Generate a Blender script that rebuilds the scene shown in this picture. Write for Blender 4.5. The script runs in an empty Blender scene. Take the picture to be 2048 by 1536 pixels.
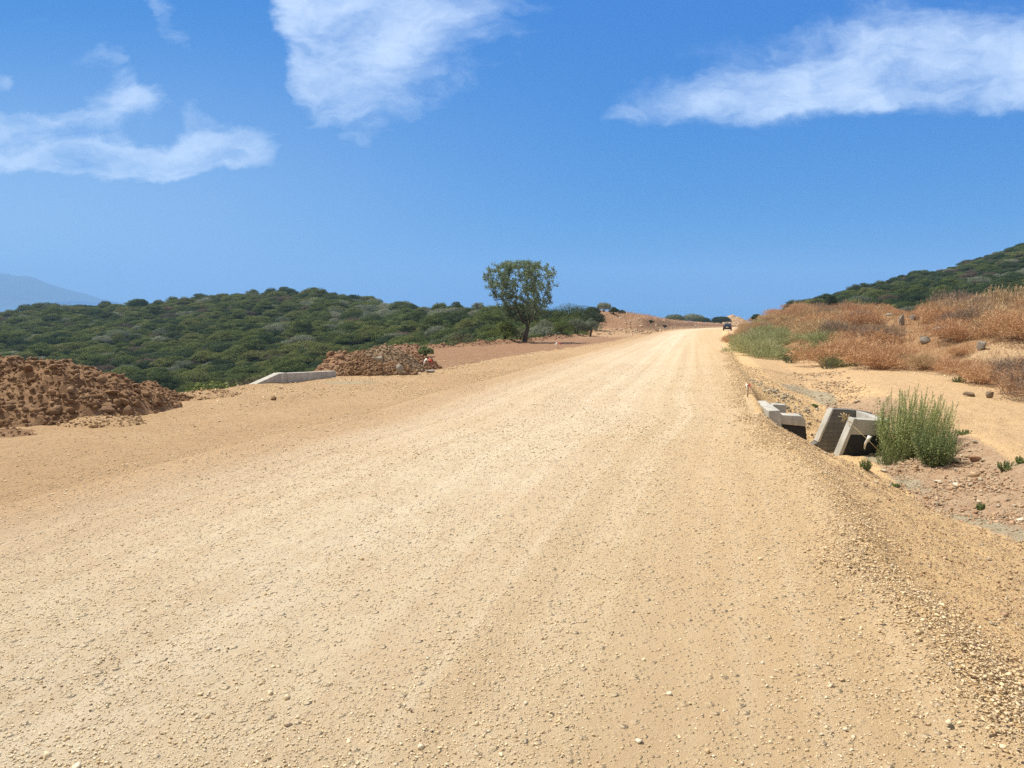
import bpy, bmesh, math, random
import numpy as np
from math import radians, sin, cos, pi, atan, tan, sqrt
from mathutils import Vector, Matrix, Euler

random.seed(7)
RNG = np.random.default_rng(11)
SC = bpy.context.scene
C = SC.collection

# ------------------------------------------------------------------ camera
EYE = 1.65
F_PX, CX, CY = 1500.0, 1024.0, 768.0          # focal length and centre in photo pixels
PITCH = atan(168.0 / F_PX)
cam_d = bpy.data.cameras.new("camera")
cam = bpy.data.objects.new("camera", cam_d)
C.objects.link(cam)
cam.location = (0, 0, EYE)
cam.rotation_euler = (pi / 2 - PITCH, 0, 0)
cam_d.sensor_width = 36.0
cam_d.lens = 36.0 * F_PX / 2048.0
cam_d.clip_start, cam_d.clip_end = 0.05, 30000
SC.camera = cam

# ------------------------------------------------------------------ light, sky, exposure
SUN_DIR = Vector((-0.78, 0.50, 0.0)).normalized()
SUN_EL = radians(59)
SUN_STRENGTH = 5.0
SKY_STRENGTH = 0.10
EXPOSURE = 0.44
SKY_RESPONSE = ((0.068, 0.50), (0.33, 0.50), (0.68, 0.20))
HAZE_DENSITY = 0.00024
HAZE_COLOR = (0.30, 0.54, 0.88)
SUN_VEC = Vector((SUN_DIR.x * cos(SUN_EL), SUN_DIR.y * cos(SUN_EL), sin(SUN_EL)))

SC.view_settings.view_transform = 'Standard'
SC.view_settings.look = 'None'
SC.view_settings.exposure = EXPOSURE
SC.view_settings.gamma = 1.0
SC.view_settings.use_curve_mapping = False
SC.cycles.use_denoising = False
try:
    SC.cycles.denoiser = 'OPENIMAGEDENOISE'
    SC.cycles.denoising_input_passes = 'RGB_ALBEDO_NORMAL'
    SC.cycles.denoising_prefilter = 'ACCURATE'
except Exception:
    pass
SC.cycles.max_bounces = 6
SC.cycles.diffuse_bounces = 3
SC.cycles.transmission_bounces = 3
SC.cycles.volume_bounces = 1
SC.cycles.use_adaptive_sampling = False

sun_d = bpy.data.lights.new("sun", 'SUN')
sun_d.energy = SUN_STRENGTH
sun_d.angle = radians(0.53)
sun_d.color = (1.0, 0.93, 0.80)
sun = bpy.data.objects.new("sun", sun_d)
C.objects.link(sun)
sun.location = (-30, 10, 60)
sun.rotation_euler = (-SUN_VEC).to_track_quat('-Z', 'Y').to_euler()


def ray(px, py):
    x, y = (px - CX) / F_PX, -(py - CY) / F_PX
    return np.array([x, cos(PITCH) + sin(PITCH) * y, -sin(PITCH) + cos(PITCH) * y])


def uv(px, py):                      # horizontal and vertical tangent of a view direction
    r = ray(px, py)
    return r[0] / r[1], r[2] / r[1]


class N:
    """Small helper around a node tree."""
    def __init__(self, tree):
        self.t = tree

    def n(self, kind, **kw):
        nd = self.t.nodes.new(kind)
        for k, v in kw.items():
            setattr(nd, k, v)
        return nd

    def l(self, a, b):
        self.t.links.new(a, b)

    def val(self, x, sock):
        if isinstance(x, (int, float)):
            sock.default_value = x
        elif isinstance(x, tuple):
            sock.default_value = x if len(x) == len(sock.default_value) else tuple(x) + (1.0,)
        else:
            self.l(x, sock)

    def math(self, op, a, b=0.0, c=None, clamp=False):
        nd = self.n('ShaderNodeMath', operation=op, use_clamp=clamp)
        self.val(a, nd.inputs[0])
        self.val(b, nd.inputs[1])
        if c is not None:
            self.val(c, nd.inputs[2])
        return nd.outputs[0]

    def ss(self, x, lo, hi, to0=0.0, to1=1.0):
        nd = self.n('ShaderNodeMapRange', interpolation_type='SMOOTHSTEP')
        self.val(x, nd.inputs[0])
        self.val(lo, nd.inputs[1])
        self.val(hi, nd.inputs[2])
        nd.inputs[3].default_value = to0
        nd.inputs[4].default_value = to1
        return nd.outputs[0]

    def mix(self, fac, a, b, blend='MIX'):
        nd = self.n('ShaderNodeMix', data_type='RGBA', blend_type=blend)
        self.val(fac, nd.inputs[0])
        self.val(a, nd.inputs[6])
        self.val(b, nd.inputs[7])
        return nd.outputs[2]

    def vec(self, x, y, z):
        nd = self.n('ShaderNodeCombineXYZ')
        self.val(x, nd.inputs[0])
        self.val(y, nd.inputs[1])
        self.val(z, nd.inputs[2])
        return nd.outputs[0]

    def noise(self, vec, scale, detail=4, rough=0.55, dist=0.0):
        nd = self.n('ShaderNodeTexNoise')
        if vec is not None:
            self.l(vec, nd.inputs['Vector'])
        nd.inputs['Scale'].default_value = scale
        nd.inputs['Detail'].default_value = detail
        nd.inputs['Roughness'].default_value = rough
        nd.inputs['Distortion'].default_value = dist
        return nd

    def voro(self, vec, scale, feature='F1'):
        nd = self.n('ShaderNodeTexVoronoi', feature=feature)
        if vec is not None:
            self.l(vec, nd.inputs['Vector'])
        nd.inputs['Scale'].default_value = scale
        return nd

    def ramp(self, fac, stops, interp='LINEAR'):
        nd = self.n('ShaderNodeValToRGB')
        cr = nd.color_ramp
        cr.interpolation = interp
        while len(cr.elements) < len(stops):
            cr.elements.new(0.5)
        for e, (p, c) in zip(cr.elements, stops):
            e.position = p
            e.color = tuple(c) + (1.0,) if len(c) == 3 else c
        self.val(fac, nd.inputs[0])
        return nd.outputs[0]


def build_world():
    w = bpy.data.worlds.new("World")
    SC.world = w
    w.use_nodes = True
    t = w.node_tree
    t.nodes.clear()
    k = N(t)
    sky = k.n('ShaderNodeTexSky', sky_type='NISHITA')
    sky.sun_disc = False
    sky.sun_elevation = SUN_EL
    sky.sun_rotation = math.atan2(SUN_VEC.x, SUN_VEC.y)
    sky.altitude = 50
    sky.air_density = 1.0
    sky.dust_density = 0.6
    sky.ozone_density = 2.5
    # colour response of the clear air: deep blue overhead, pale blue (never yellow) at the horizon
    sk = k.n('ShaderNodeSeparateColor'); k.l(sky.outputs[0], sk.inputs[0])
    ck = k.n('ShaderNodeCombineColor')
    for i, (amp, g) in enumerate(SKY_RESPONSE):
        p = k.math('POWER', k.math('MAXIMUM', k.math('MULTIPLY', sk.outputs[i], 0.119), 0.0), g)
        k.l(k.math('MULTIPLY', p, amp / 0.119), ck.inputs[i])
    geo = k.n('ShaderNodeTexCoord')
    sep = k.n('ShaderNodeSeparateXYZ')
    k.l(geo.outputs['Generated'], sep.inputs[0])
    yy = k.math('MAXIMUM', sep.outputs[1], 0.02)
    U = k.math('DIVIDE', sep.outputs[0], yy)
    V = k.math('DIVIDE', sep.outputs[2], yy)
    # wind-blown distortion of the cloud outlines
    p0 = k.vec(k.math('MULTIPLY', U, 1.0), k.math('MULTIPLY', V, 1.7), 0.0)
    d1 = k.noise(p0, 7.0, 7, 0.62)
    sc = k.n('ShaderNodeSeparateColor')
    k.l(d1.outputs['Color'], sc.inputs[0])
    du = k.math('MULTIPLY', k.math('SUBTRACT', sc.outputs[0], 0.5), 0.09)
    dv = k.math('MULTIPLY', k.math('SUBTRACT', sc.outputs[1], 0.5), 0.075)
    U2, V2 = k.math('ADD', U, du), k.math('ADD', V, dv)
    # streaks: stretched along a shallow diagonal
    st = k.vec(k.math('ADD', k.math('MULTIPLY', U2, 2.2), k.math('MULTIPLY', V2, 1.5)),
               k.math('SUBTRACT', k.math('MULTIPLY', V2, 8.0), k.math('MULTIPLY', U2, 1.4)), 2.7)
    s1 = k.noise(st, 2.4, 9, 0.62, 0.25)
    fine = k.noise(k.vec(U2, k.math('MULTIPLY', V2, 1.5), 1.7), 16.0, 8, 0.6)

    def curve(pts):
        # a piecewise curve of V over U in [-1, 1]
        fc = k.n('ShaderNodeFloatCurve')
        m = fc.mapping
        m.use_clip = False
        c = m.curves[0]
        pp = sorted(((u + 1) / 2, (v + 0.3) / 1.2) for u, v in (uv(a, b) for a, b in pts))
        while len(c.points) < len(pp):
            c.points.new(0.5, 0.5)
        for q, (a, b) in zip(c.points, pp):
            q.location = (a, b)
            q.handle_type = 'AUTO'
        m.update()
        k.val(k.math('MULTIPLY_ADD', U2, 0.5, 0.5), fc.inputs['Value'])
        return k.math('MULTIPLY_ADD', fc.outputs[0], 1.2, -0.3)

    def band(top, bottom, soft_top, soft_bot, u0, u1, su, amount):
        a = k.ss(k.math('SUBTRACT', V2, curve(bottom)), -soft_bot * 0.8, soft_bot * 1.3)
        b = k.ss(k.math('SUBTRACT', curve(top), V2), -soft_top * 0.7, soft_top * 1.1)
        c = k.ss(U2, (u0 - CX) / F_PX, (u0 - CX) / F_PX + su[0])
        d = k.ss(U2, (u1 - CX) / F_PX - su[1], (u1 - CX) / F_PX, 1.0, 0.0)
        m = k.math('MULTIPLY', k.math('MULTIPLY', a, b), k.math('MULTIPLY', c, d))
        return k.math('MULTIPLY', m, amount)

    bands = [
        band([(1150, 235), (1230, 200), (1350, 150), (1500, 115), (1620, 60), (1750, 25), (2048, 25), (2300, 10)],
             [(1150, 245), (1300, 240), (1450, 245), (1560, 250), (1660, 232), (1800, 222), (2048, 225), (2300, 240)],
             0.085, 0.022, 1160, 2600, (0.05, 0.1), 1.35),
        band([(-300, 290), (0, 278), (170, 268), (220, 270), (310, 276), (390, 232), (440, 232), (530, 260), (640, 300)],
             [(-300, 345), (0, 352), (200, 352), (350, 358), (430, 342), (600, 322)],
             0.055, 0.022, -600, 660, (0.1, 0.09), 1.5),
        band([(-300, 205), (0, 208), (110, 205), (170, 192), (250, 165), (350, 172), (480, 190), (560, 200)],
             [(-300, 280), (0, 272), (150, 245), (230, 246), (400, 240), (480, 225), (560, 215)],
             0.035, 0.03, -600, 445, (0.1, 0.13), 1.4),
        band([(480, -260), (700, -280), (900, -230), (1000, -130), (1100, -20), (1180, 30)],
             [(500, -120), (540, 0), (565, 100), (600, 215), (650, 275), (780, 270), (860, 205), (950, 165), (1060, 125), (1180, 105)],
             0.10, 0.08, 535, 1260, (0.03, 0.36), 1.12),
        band([(90, 290), (200, 280), (330, 296), (420, 300)], [(90, 350), (200, 352), (330, 354), (420, 345)], 0.03, 0.02, 70, 460, (0.06, 0.06), 0.75),
        band([(-200, 110), (0, 120), (60, 130), (110, 150)], [(-200, 130), (0, 165), (60, 185), (110, 170)],
             0.03, 0.02, -300, 115, (0.1, 0.04), 1.2),
        band([(290, -60), (340, 10), (400, 60), (440, 90)], [(290, 40), (340, 80), (400, 115), (440, 115)],
             0.05, 0.03, 290, 450, (0.04, 0.04), 1.15),
        band([(80, 95), (180, 85), (260, 90), (330, 150)], [(80, 115), (180, 135), (260, 170), (330, 210)],
             0.04, 0.04, 60, 340, (0.05, 0.05), 1.0),
    ]
    tot = bands[0]
    for b in bands[1:]:
        tot = k.math('ADD', tot, b)
    fine2 = k.noise(k.vec(k.math('ADD', k.math('MULTIPLY', U2, 1.0), k.math('MULTIPLY', V2, 0.9)), k.math('MULTIPLY', V2, 2.2), 4.1), 34.0, 7, 0.62)
    tex = k.math('ADD', k.math('ADD', k.math('MULTIPLY', s1.outputs[0], 0.50), k.math('MULTIPLY', fine.outputs[0], 0.34)), k.math('MULTIPLY', fine2.outputs[0], 0.16))
    tot = k.math('MINIMUM', tot, 1.05)
    dens = k.ss(k.math('ADD', tot, k.math('MULTIPLY', k.math('SUBTRACT', tex, 0.5), 2.6)), 0.14, 1.5)
    dens = k.math('MULTIPLY', dens, k.ss(tot, 0.0, 0.22))
    veil = k.math('MULTIPLY', k.ss(s1.outputs[0], 0.5, 0.8), k.math('MULTIPLY', k.ss(V, 0.12, 0.4), k.ss(U, -0.6, 0.15, 0.12, 0.0)))
    dens = k.math('MULTIPLY', k.math('ADD', dens, veil), k.ss(sep.outputs[1], 0.05, 0.2), clamp=True)
    low = k.math('MULTIPLY', k.math('MULTIPLY', k.ss(U, 0.25, -0.75), k.ss(V, 0.42, 0.06)), 0.42)
    dens = k.math('MAXIMUM', dens, k.math('MULTIPLY', low, k.ss(sep.outputs[1], 0.05, 0.2)))
    cloud = k.mix(fine.outputs[0], (5.6, 6.9, 8.8), (6.6, 7.7, 9.2))
    col = k.mix(k.math('MULTIPLY', dens, 0.82), ck.outputs[0], cloud)
    # unseen broken cloud added overhead and behind the camera to neutralise blue ambient light
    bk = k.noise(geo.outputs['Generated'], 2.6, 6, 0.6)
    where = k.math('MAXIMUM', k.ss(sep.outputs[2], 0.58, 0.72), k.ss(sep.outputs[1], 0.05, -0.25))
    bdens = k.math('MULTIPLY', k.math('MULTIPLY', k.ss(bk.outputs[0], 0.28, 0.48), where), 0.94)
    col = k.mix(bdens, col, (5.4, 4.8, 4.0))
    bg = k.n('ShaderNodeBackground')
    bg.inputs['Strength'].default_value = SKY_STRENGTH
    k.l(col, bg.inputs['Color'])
    out = k.n('ShaderNodeOutputWorld')
    k.l(bg.outputs[0], out.inputs[0])


build_world()

# ------------------------------------------------------------------ general helpers


def tag(o, label=None, cat=None, group=None, kind=None):
    if label: o['label'] = label
    if cat: o['category'] = cat
    if group: o['group'] = group
    if kind: o['kind'] = kind
    return o


def mesh_from(name, V, F4=None, F3=None, mats=(), smooth=False, mat_idx=None, attrs=None):
    """Mesh from numpy arrays: V (n,3), F4 (m,4) quads and/or F3 (k,3) triangles."""
    me = bpy.data.meshes.new(name)
    V = np.asarray(V, dtype=np.float32)
    loops, starts, p = [], [], 0
    if F4 is not None and len(F4):
        F4 = np.asarray(F4, dtype=np.int32)
        loops.append(F4.ravel())
        starts.append(np.arange(len(F4)) * 4)
        p = len(F4) * 4
    if F3 is not None and len(F3):
        F3 = np.asarray(F3, dtype=np.int32)
        loops.append(F3.ravel())
        starts.append(p + np.arange(len(F3)) * 3)
    L, S = np.concatenate(loops).astype(np.int32), np.concatenate(starts).astype(np.int32)
    me.vertices.add(len(V))
    me.vertices.foreach_set('co', V.ravel())
    me.loops.add(len(L))
    me.loops.foreach_set('vertex_index', L)
    me.polygons.add(len(S))
    me.polygons.foreach_set('loop_start', S)
    if mat_idx is not None:
        me.polygons.foreach_set('material_index', np.asarray(mat_idx, dtype=np.int32))
    me.update(calc_edges=True)
    for m in mats:
        me.materials.append(m)
    if smooth:
        me.polygons.foreach_set('use_smooth', np.ones(len(S), dtype=bool))
    for nm, a in (attrs or {}).items():
        at = me.attributes.new(nm, 'FLOAT', 'POINT')
        at.data.foreach_set('value', np.asarray(a, dtype=np.float32).ravel())
    me.validate(clean_customdata=False)
    return me


def add(name, me, parent=None, loc=None, rotz=0.0):
    o = bpy.data.objects.new(name, me)
    C.objects.link(o)
    if parent is not None: o.parent = parent
    if loc is not None: o.location = loc
    if rotz: o.rotation_euler = (0, 0, rotz)
    return o


def dup(o, loc, rotz=0.0, scale=None, rot=None):
    """Copy a thing with its parts and their sub-parts."""
    c = o.copy()
    C.objects.link(c)
    c.location = loc
    c.rotation_euler = rot if rot is not None else (0, 0, rotz)
    if scale is not None: c.scale = scale
    for ch in list(o.children):
        d = ch.copy(); C.objects.link(d); d.parent = c
        for g in list(ch.children):
            e = g.copy(); C.objects.link(e); e.parent = d
    return c


class Bag:
    """Collects geometry for one mesh."""
    def __init__(self):
        self.v, self.q, self.t, self.n = [], [], [], 0

    def put(self, V, Q=None, T=None):
        V = np.asarray(V, dtype=np.float64)
        if Q is not None and len(Q): self.q.append(np.asarray(Q) + self.n)
        if T is not None and len(T): self.t.append(np.asarray(T) + self.n)
        self.v.append(V)
        self.n += len(V)

    def tube(self, pts, radii, sides=6, cap=True):
        pts = [np.asarray(p, dtype=float) for p in pts]
        rings = []
        a0 = None
        for i, p in enumerate(pts):
            d = pts[min(i + 1, len(pts) - 1)] - pts[max(i - 1, 0)]
            d = d / (np.linalg.norm(d) + 1e-9)
            if a0 is None:
                a0 = np.cross(d, [0.31, 0.87, 0.38])
            a = a0 - d * np.dot(a0, d)
            a /= np.linalg.norm(a) + 1e-9
            a0 = a
            b = np.cross(d, a)
            th = np.arange(sides) / sides * 2 * pi
            rings.append(p + radii[i] * (np.cos(th)[:, None] * a + np.sin(th)[:, None] * b))
        V = np.concatenate(rings)
        Q, T = [], []
        for i in range(len(pts) - 1):
            for s in range(sides):
                s2 = (s + 1) % sides
                Q.append((i * sides + s, i * sides + s2, (i + 1) * sides + s2, (i + 1) * sides + s))
        if cap:
            n = len(V)
            V = np.concatenate([V, [pts[0], pts[-1]]])
            for s in range(sides):
                s2 = (s + 1) % sides
                T.append((n, s2, s))
                T.append((n + 1, (len(pts) - 1) * sides + s, (len(pts) - 1) * sides + s2))
        self.put(V, Q, T)

    def prism(self, poly, axis_vec):
        """Extrude a 3D polygon along a vector (closed)."""
        P = np.asarray(poly, dtype=float)
        n = len(P)
        V = np.concatenate([P, P + np.asarray(axis_vec)])
        Q = [(i, (i + 1) % n, n + (i + 1) % n, n + i) for i in range(n)]
        self.faces_ngon = True
        cen1, cen2 = P.mean(0), P.mean(0) + np.asarray(axis_vec)
        V = np.concatenate([V, [cen1, cen2]])
        T = [(2 * n, (i + 1) % n, i) for i in range(n)] + [(2 * n + 1, n + i, n + (i + 1) % n) for i in range(n)]
        self.put(V, Q, T)

    def build(self, name, mats, smooth=False):
        return mesh_from(name, np.concatenate(self.v),
                         np.concatenate(self.q) if self.q else None,
                         np.concatenate(self.t) if self.t else None, mats, smooth)


def bevel_mesh(me, w, seg=2, angle=35):
    bm = bmesh.new()
    bm.from_mesh(me)
    bmesh.ops.remove_doubles(bm, verts=bm.verts, dist=1e-5)
    bmesh.ops.recalc_face_normals(bm, faces=bm.faces)
    bmesh.ops.dissolve_limit(bm, angle_limit=radians(2), verts=bm.verts, edges=bm.edges)
    ed = [e for e in bm.edges if len(e.link_faces) == 2 and e.calc_face_angle(0) > radians(angle)]
    bmesh.ops.bevel(bm, geom=ed, offset=w, segments=seg, affect='EDGES', profile=0.6)
    bm.to_mesh(me)
    bm.free()
    return me


def sstep(a, b, x):
    t = np.clip((x - a) / (b - a), 0, 1)
    return t * t * (3 - 2 * t)


_perm = np.random.default_rng(3).random((256, 256)).astype(np.float64)


def vnoise(x, y):
    x, y = np.asarray(x, dtype=float), np.asarray(y, dtype=float)
    xi, yi = np.floor(x).astype(int), np.floor(y).astype(int)
    fx, fy = x - xi, y - yi
    fx, fy = fx * fx * (3 - 2 * fx), fy * fy * (3 - 2 * fy)
    g = lambda a, b: _perm[a & 255, b & 255]
    return (g(xi, yi) * (1 - fx) * (1 - fy) + g(xi + 1, yi) * fx * (1 - fy)
            + g(xi, yi + 1) * (1 - fx) * fy + g(xi + 1, yi + 1) * fx * fy) * 2 - 1


def fbm(x, y, f=1.0, oct=4, gain=0.5):
    s, a = 0, 1.0
    for i in range(oct):
        s = s + a * vnoise(x * f + 17.3 * i, y * f - 9.1 * i)
        f *= 2.03
        a *= gain
    return s


def ico(sub):
    bm = bmesh.new()
    bmesh.ops.create_icosphere(bm, subdivisions=sub, radius=1.0)
    V = np.array([v.co[:] for v in bm.verts])
    F = np.array([[v.index for v in f.verts] for f in bm.faces])
    bm.free()
    return V, F


ICO1, ICO2, ICO3 = ico(1), ico(2), ico(3)


def rock_shape(rng, sub=2, flat=0.7, cuts=7, rough=0.08):
    """An angular stone: a sphere planed by random cuts."""
    V, F = {1: ICO1, 2: ICO2, 3: ICO3}[sub]
    V = V.copy()
    for _ in range(cuts):
        n = rng.normal(size=3)
        n /= np.linalg.norm(n)
        d = rng.uniform(0.45, 0.85)
        h = V @ n
        over = np.clip(h - d, 0, None)
        V -= over[:, None] * n * 0.95
    V *= 1 + rng.normal(size=(len(V), 1)) * rough
    V *= np.array([rng.uniform(0.8, 1.2), rng.uniform(0.7, 1.0), flat * rng.uniform(0.8, 1.2)])
    return V, F


def hull_stone(rng, npts=11, flat=0.6):
    """An angular stone: the convex hull of a few points near an ellipsoid."""
    P = rng.normal(size=(npts, 3))
    P /= np.linalg.norm(P, axis=1)[:, None]
    P *= rng.uniform(0.72, 1.08, (npts, 1))
    P *= np.array([rng.uniform(0.9, 1.25), rng.uniform(0.65, 0.95), flat * rng.uniform(0.8, 1.2)])
    bm = bmesh.new()
    for p in P: bm.verts.new(p)
    bmesh.ops.convex_hull(bm, input=bm.verts)
    bmesh.ops.delete(bm, geom=[v for v in bm.verts if not v.link_faces], context='VERTS')
    bmesh.ops.triangulate(bm, faces=bm.faces)
    bm.verts.index_update()
    V = np.array([v.co[:] for v in bm.verts])
    F = np.array([[v.index for v in f.verts] for f in bm.faces])
    bm.free()
    return V, F


# ------------------------------------------------------------------ ground shape (z = 0 at the photographer's feet)
SLOPE = 0.03


def plane_pt(px, py, drop=0.0):
    r = ray(px, py)
    t = (EYE + drop) / (-(r[2]) - SLOPE * r[1])
    return r[0] * t, r[1] * t


def curve_fn(pts, smooth_n=5):
    pts = sorted(pts, key=lambda p: p[1])
    ys = np.array([p[1] for p in pts]); xs = np.array([p[0] for p in pts])
    # smooth on a fine log grid
    g = np.concatenate([np.linspace(-30, 2, 40, endpoint=False), np.geomspace(2, 600, 700)])
    i = np.interp(g, ys, xs)
    lo = (ys[1] - ys[0]); hi = (ys[-1] - ys[-2])
    i = np.where(g < ys[0], xs[0] + (g - ys[0]) * (xs[1] - xs[0]) / lo, i)
    i = np.where(g > ys[-1], xs[-1] + (g - ys[-1]) * (xs[-1] - xs[-2]) / hi, i)
    kernel = np.hanning(2 * smooth_n * 3 + 3); kernel /= kernel.sum()
    pad = len(kernel) // 2
    ip = np.concatenate([i[0] + (np.arange(-pad, 0)) * (i[1] - i[0]), i, i[-1] + np.arange(1, pad + 1) * (i[-1] - i[-2])])
    i = np.convolve(ip, kernel, mode='valid')
    return lambda y: np.interp(y, g, i)


XR = curve_fn([plane_pt(*p) for p in ((2028, 1498), (1927, 1388), (1843, 1278), (1733, 1142), (1689, 1058), (1645, 979),
                                      (1579, 917), (1526, 869), (1497, 800), (1470, 742), (1446, 692))]
              + [(29.8, 107), (46, 165), (57.5, 200), (84, 260), (118, 330)])
XL = curve_fn([plane_pt(*p) for p in ((0, 1010), (480, 888), (734, 832), (861, 790), (1000, 754))]
              + [(14.0, 82), (25.6, 130), (35, 165), (46.2, 200), (68, 250), (106, 330)])
XS = curve_fn([(-12, 0), (-8.2, 11.8), (-7.4, 16), (-6.0, 23), (-2.5, 26), (0.7, 39), (6.5, 57), (15, 90), (25, 130), (34.5, 165), (46, 200), (106, 331)])
XE = curve_fn([(-14, -5), (-12.5, 8), (-11, 12), (-9.3, 14.3), (-7.75, 16.2), (-7.1, 19), (-6.6, 20.5), (-6.3, 23), (-7.0, 27), (-7.8, 34),
               (-6.0, 47), (-2.0, 56), (2, 70), (8, 90), (12.5, 110), (14, 130), (16, 160), (22, 200), (45, 280), (70, 330)], 3)
XB = curve_fn([(15, 0), (15.6, 22), (15.6, 27), (14.4, 31), (13.4, 36), (12.6, 39), (14.4, 46), (17.2, 55), (31.4, 107), (50, 165), (61.5, 200), (88, 260), (122, 330)], 3)


def Pz(Y):
    Y = np.asarray(Y, dtype=float)
    z = -SLOPE * Y
    return np.where(Y > 270, -8.1 - SLOPE * (Y - 270) - 0.0006 * (Y - 270) ** 2 * (Y < 420) - np.where(Y >= 420, 13.5, 0), z)


def ip(x, pts):
    return np.interp(x, [p[0] for p in pts], [p[1] for p in pts])


RIDGE_L = [(-900, 640), (-300, 628), (-60, 622), (0, 627), (60, 616), (110, 609), (160, 611), (300, 604), (400, 593), (500, 584), (620, 580), (700, 590),
           (760, 601), (860, 612), (910, 614), (980, 618), (1100, 622), (1200, 632), (1300, 640), (1600, 648)]
DIST_L = [(-900, 330), (620, 300), (760, 270), (860, 220), (1000, 165), (1150, 128), (1300, 135)]
VZ_L = [(-900, -16), (400, -14.8), (700, -11.5), (900, -6.6), (1000, -4.6), (1100, -4.0), (1200, -4.6), (1400, -7)]
VD_L = [(-900, 100), (400, 100), (700, 85), (900, 72), (1050, 78), (1200, 100), (1400, 100)]
RIDGE_R = [(1300, 650), (1480, 640), (1560, 610), (1640, 591), (1700, 574), (1760, 562), (1800, 547), (1860, 542), (1900, 530), (1960, 512), (2048, 480), (2400, 380), (3000, 330), (5000, 330)]


def far_left(X, Y):
    Yc = np.maximum(Y, 5.0)
    px = np.clip(X / Yc, -1.3, 1.0) * F_PX + CX
    R = ip(px, DIST_L); zv = ip(px, VZ_L); D = ip(px, VD_L)
    zr = (600 - (ip(px, RIDGE_L) + 3200 / R)) / F_PX * R + EYE
    s = np.clip((Y - D) / (R - D), 0, 1)
    s = s - 0.10 * np.sin(s * pi) * 0.6 + 0.0
    z = zv + (zr - zv) * s
    z = np.where(Y > R, zr - (Y - R) * 0.10 - (Y - R) ** 2 * 0.0004, z)
    z = z + fbm(X, Y, 0.02, 3) * 1.0 * sstep(60, 120, Y) * (1 - 0.6 * sstep(R * 0.8, R, Y))
    return np.maximum(z, -60)


def far_right(X, Y):
    Yc = np.maximum(Y, 5.0)
    px = np.clip(X / Yc, 0.1, 2.2) * F_PX + CX
    R = ip(px, [(1480, 165), (1560, 170), (1640, 200), (1760, 250), (2048, 270)])
    D = ip(px, [(1480, 110), (1560, 108), (1700, 102), (2048, 105)])
    zr = (600 - (ip(px, RIDGE_R) + 2900 / R)) / F_PX * R + EYE
    zv = -2.2
    s = np.clip((Y - D) / (R - D), 0, 1)
    z = zv + (zr - zv) * s ** 1.05
    z = np.where(Y > R, zr - (Y - R) * 0.10 - (Y - R) ** 2 * 0.0005, z)
    z = z + fbm(X, Y, 0.02, 3) * 0.8 * sstep(90, 130, Y) * (1 - 0.6 * sstep(R * 0.8, R, Y))
    return np.maximum(z, -60)


def smax(a, b, k):
    h = np.clip(0.5 + 0.5 * (a - b) / k, 0, 1)
    return b * (1 - h) + a * h + k * h * (1 - h)


D_PTS = [(-8, 0.5), (4, 0.58), (8, 0.85), (12, 1.18), (17, 1.25), (20, 0.95), (26, 0.5), (36, 0.14), (44, 0.0)]
HB_PTS = [(0, 2.0), (20, 2.1), (46, 2.15), (75, 2.1), (120, 3.5), (165, 4.8), (260, 5.5)]
AL_PTS = [(98, 0), (115, 1.0), (135, 3.4), (160, 3.7), (190, 3.2), (230, 2.2), (280, 1.7), (330, 1.2)]


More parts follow.
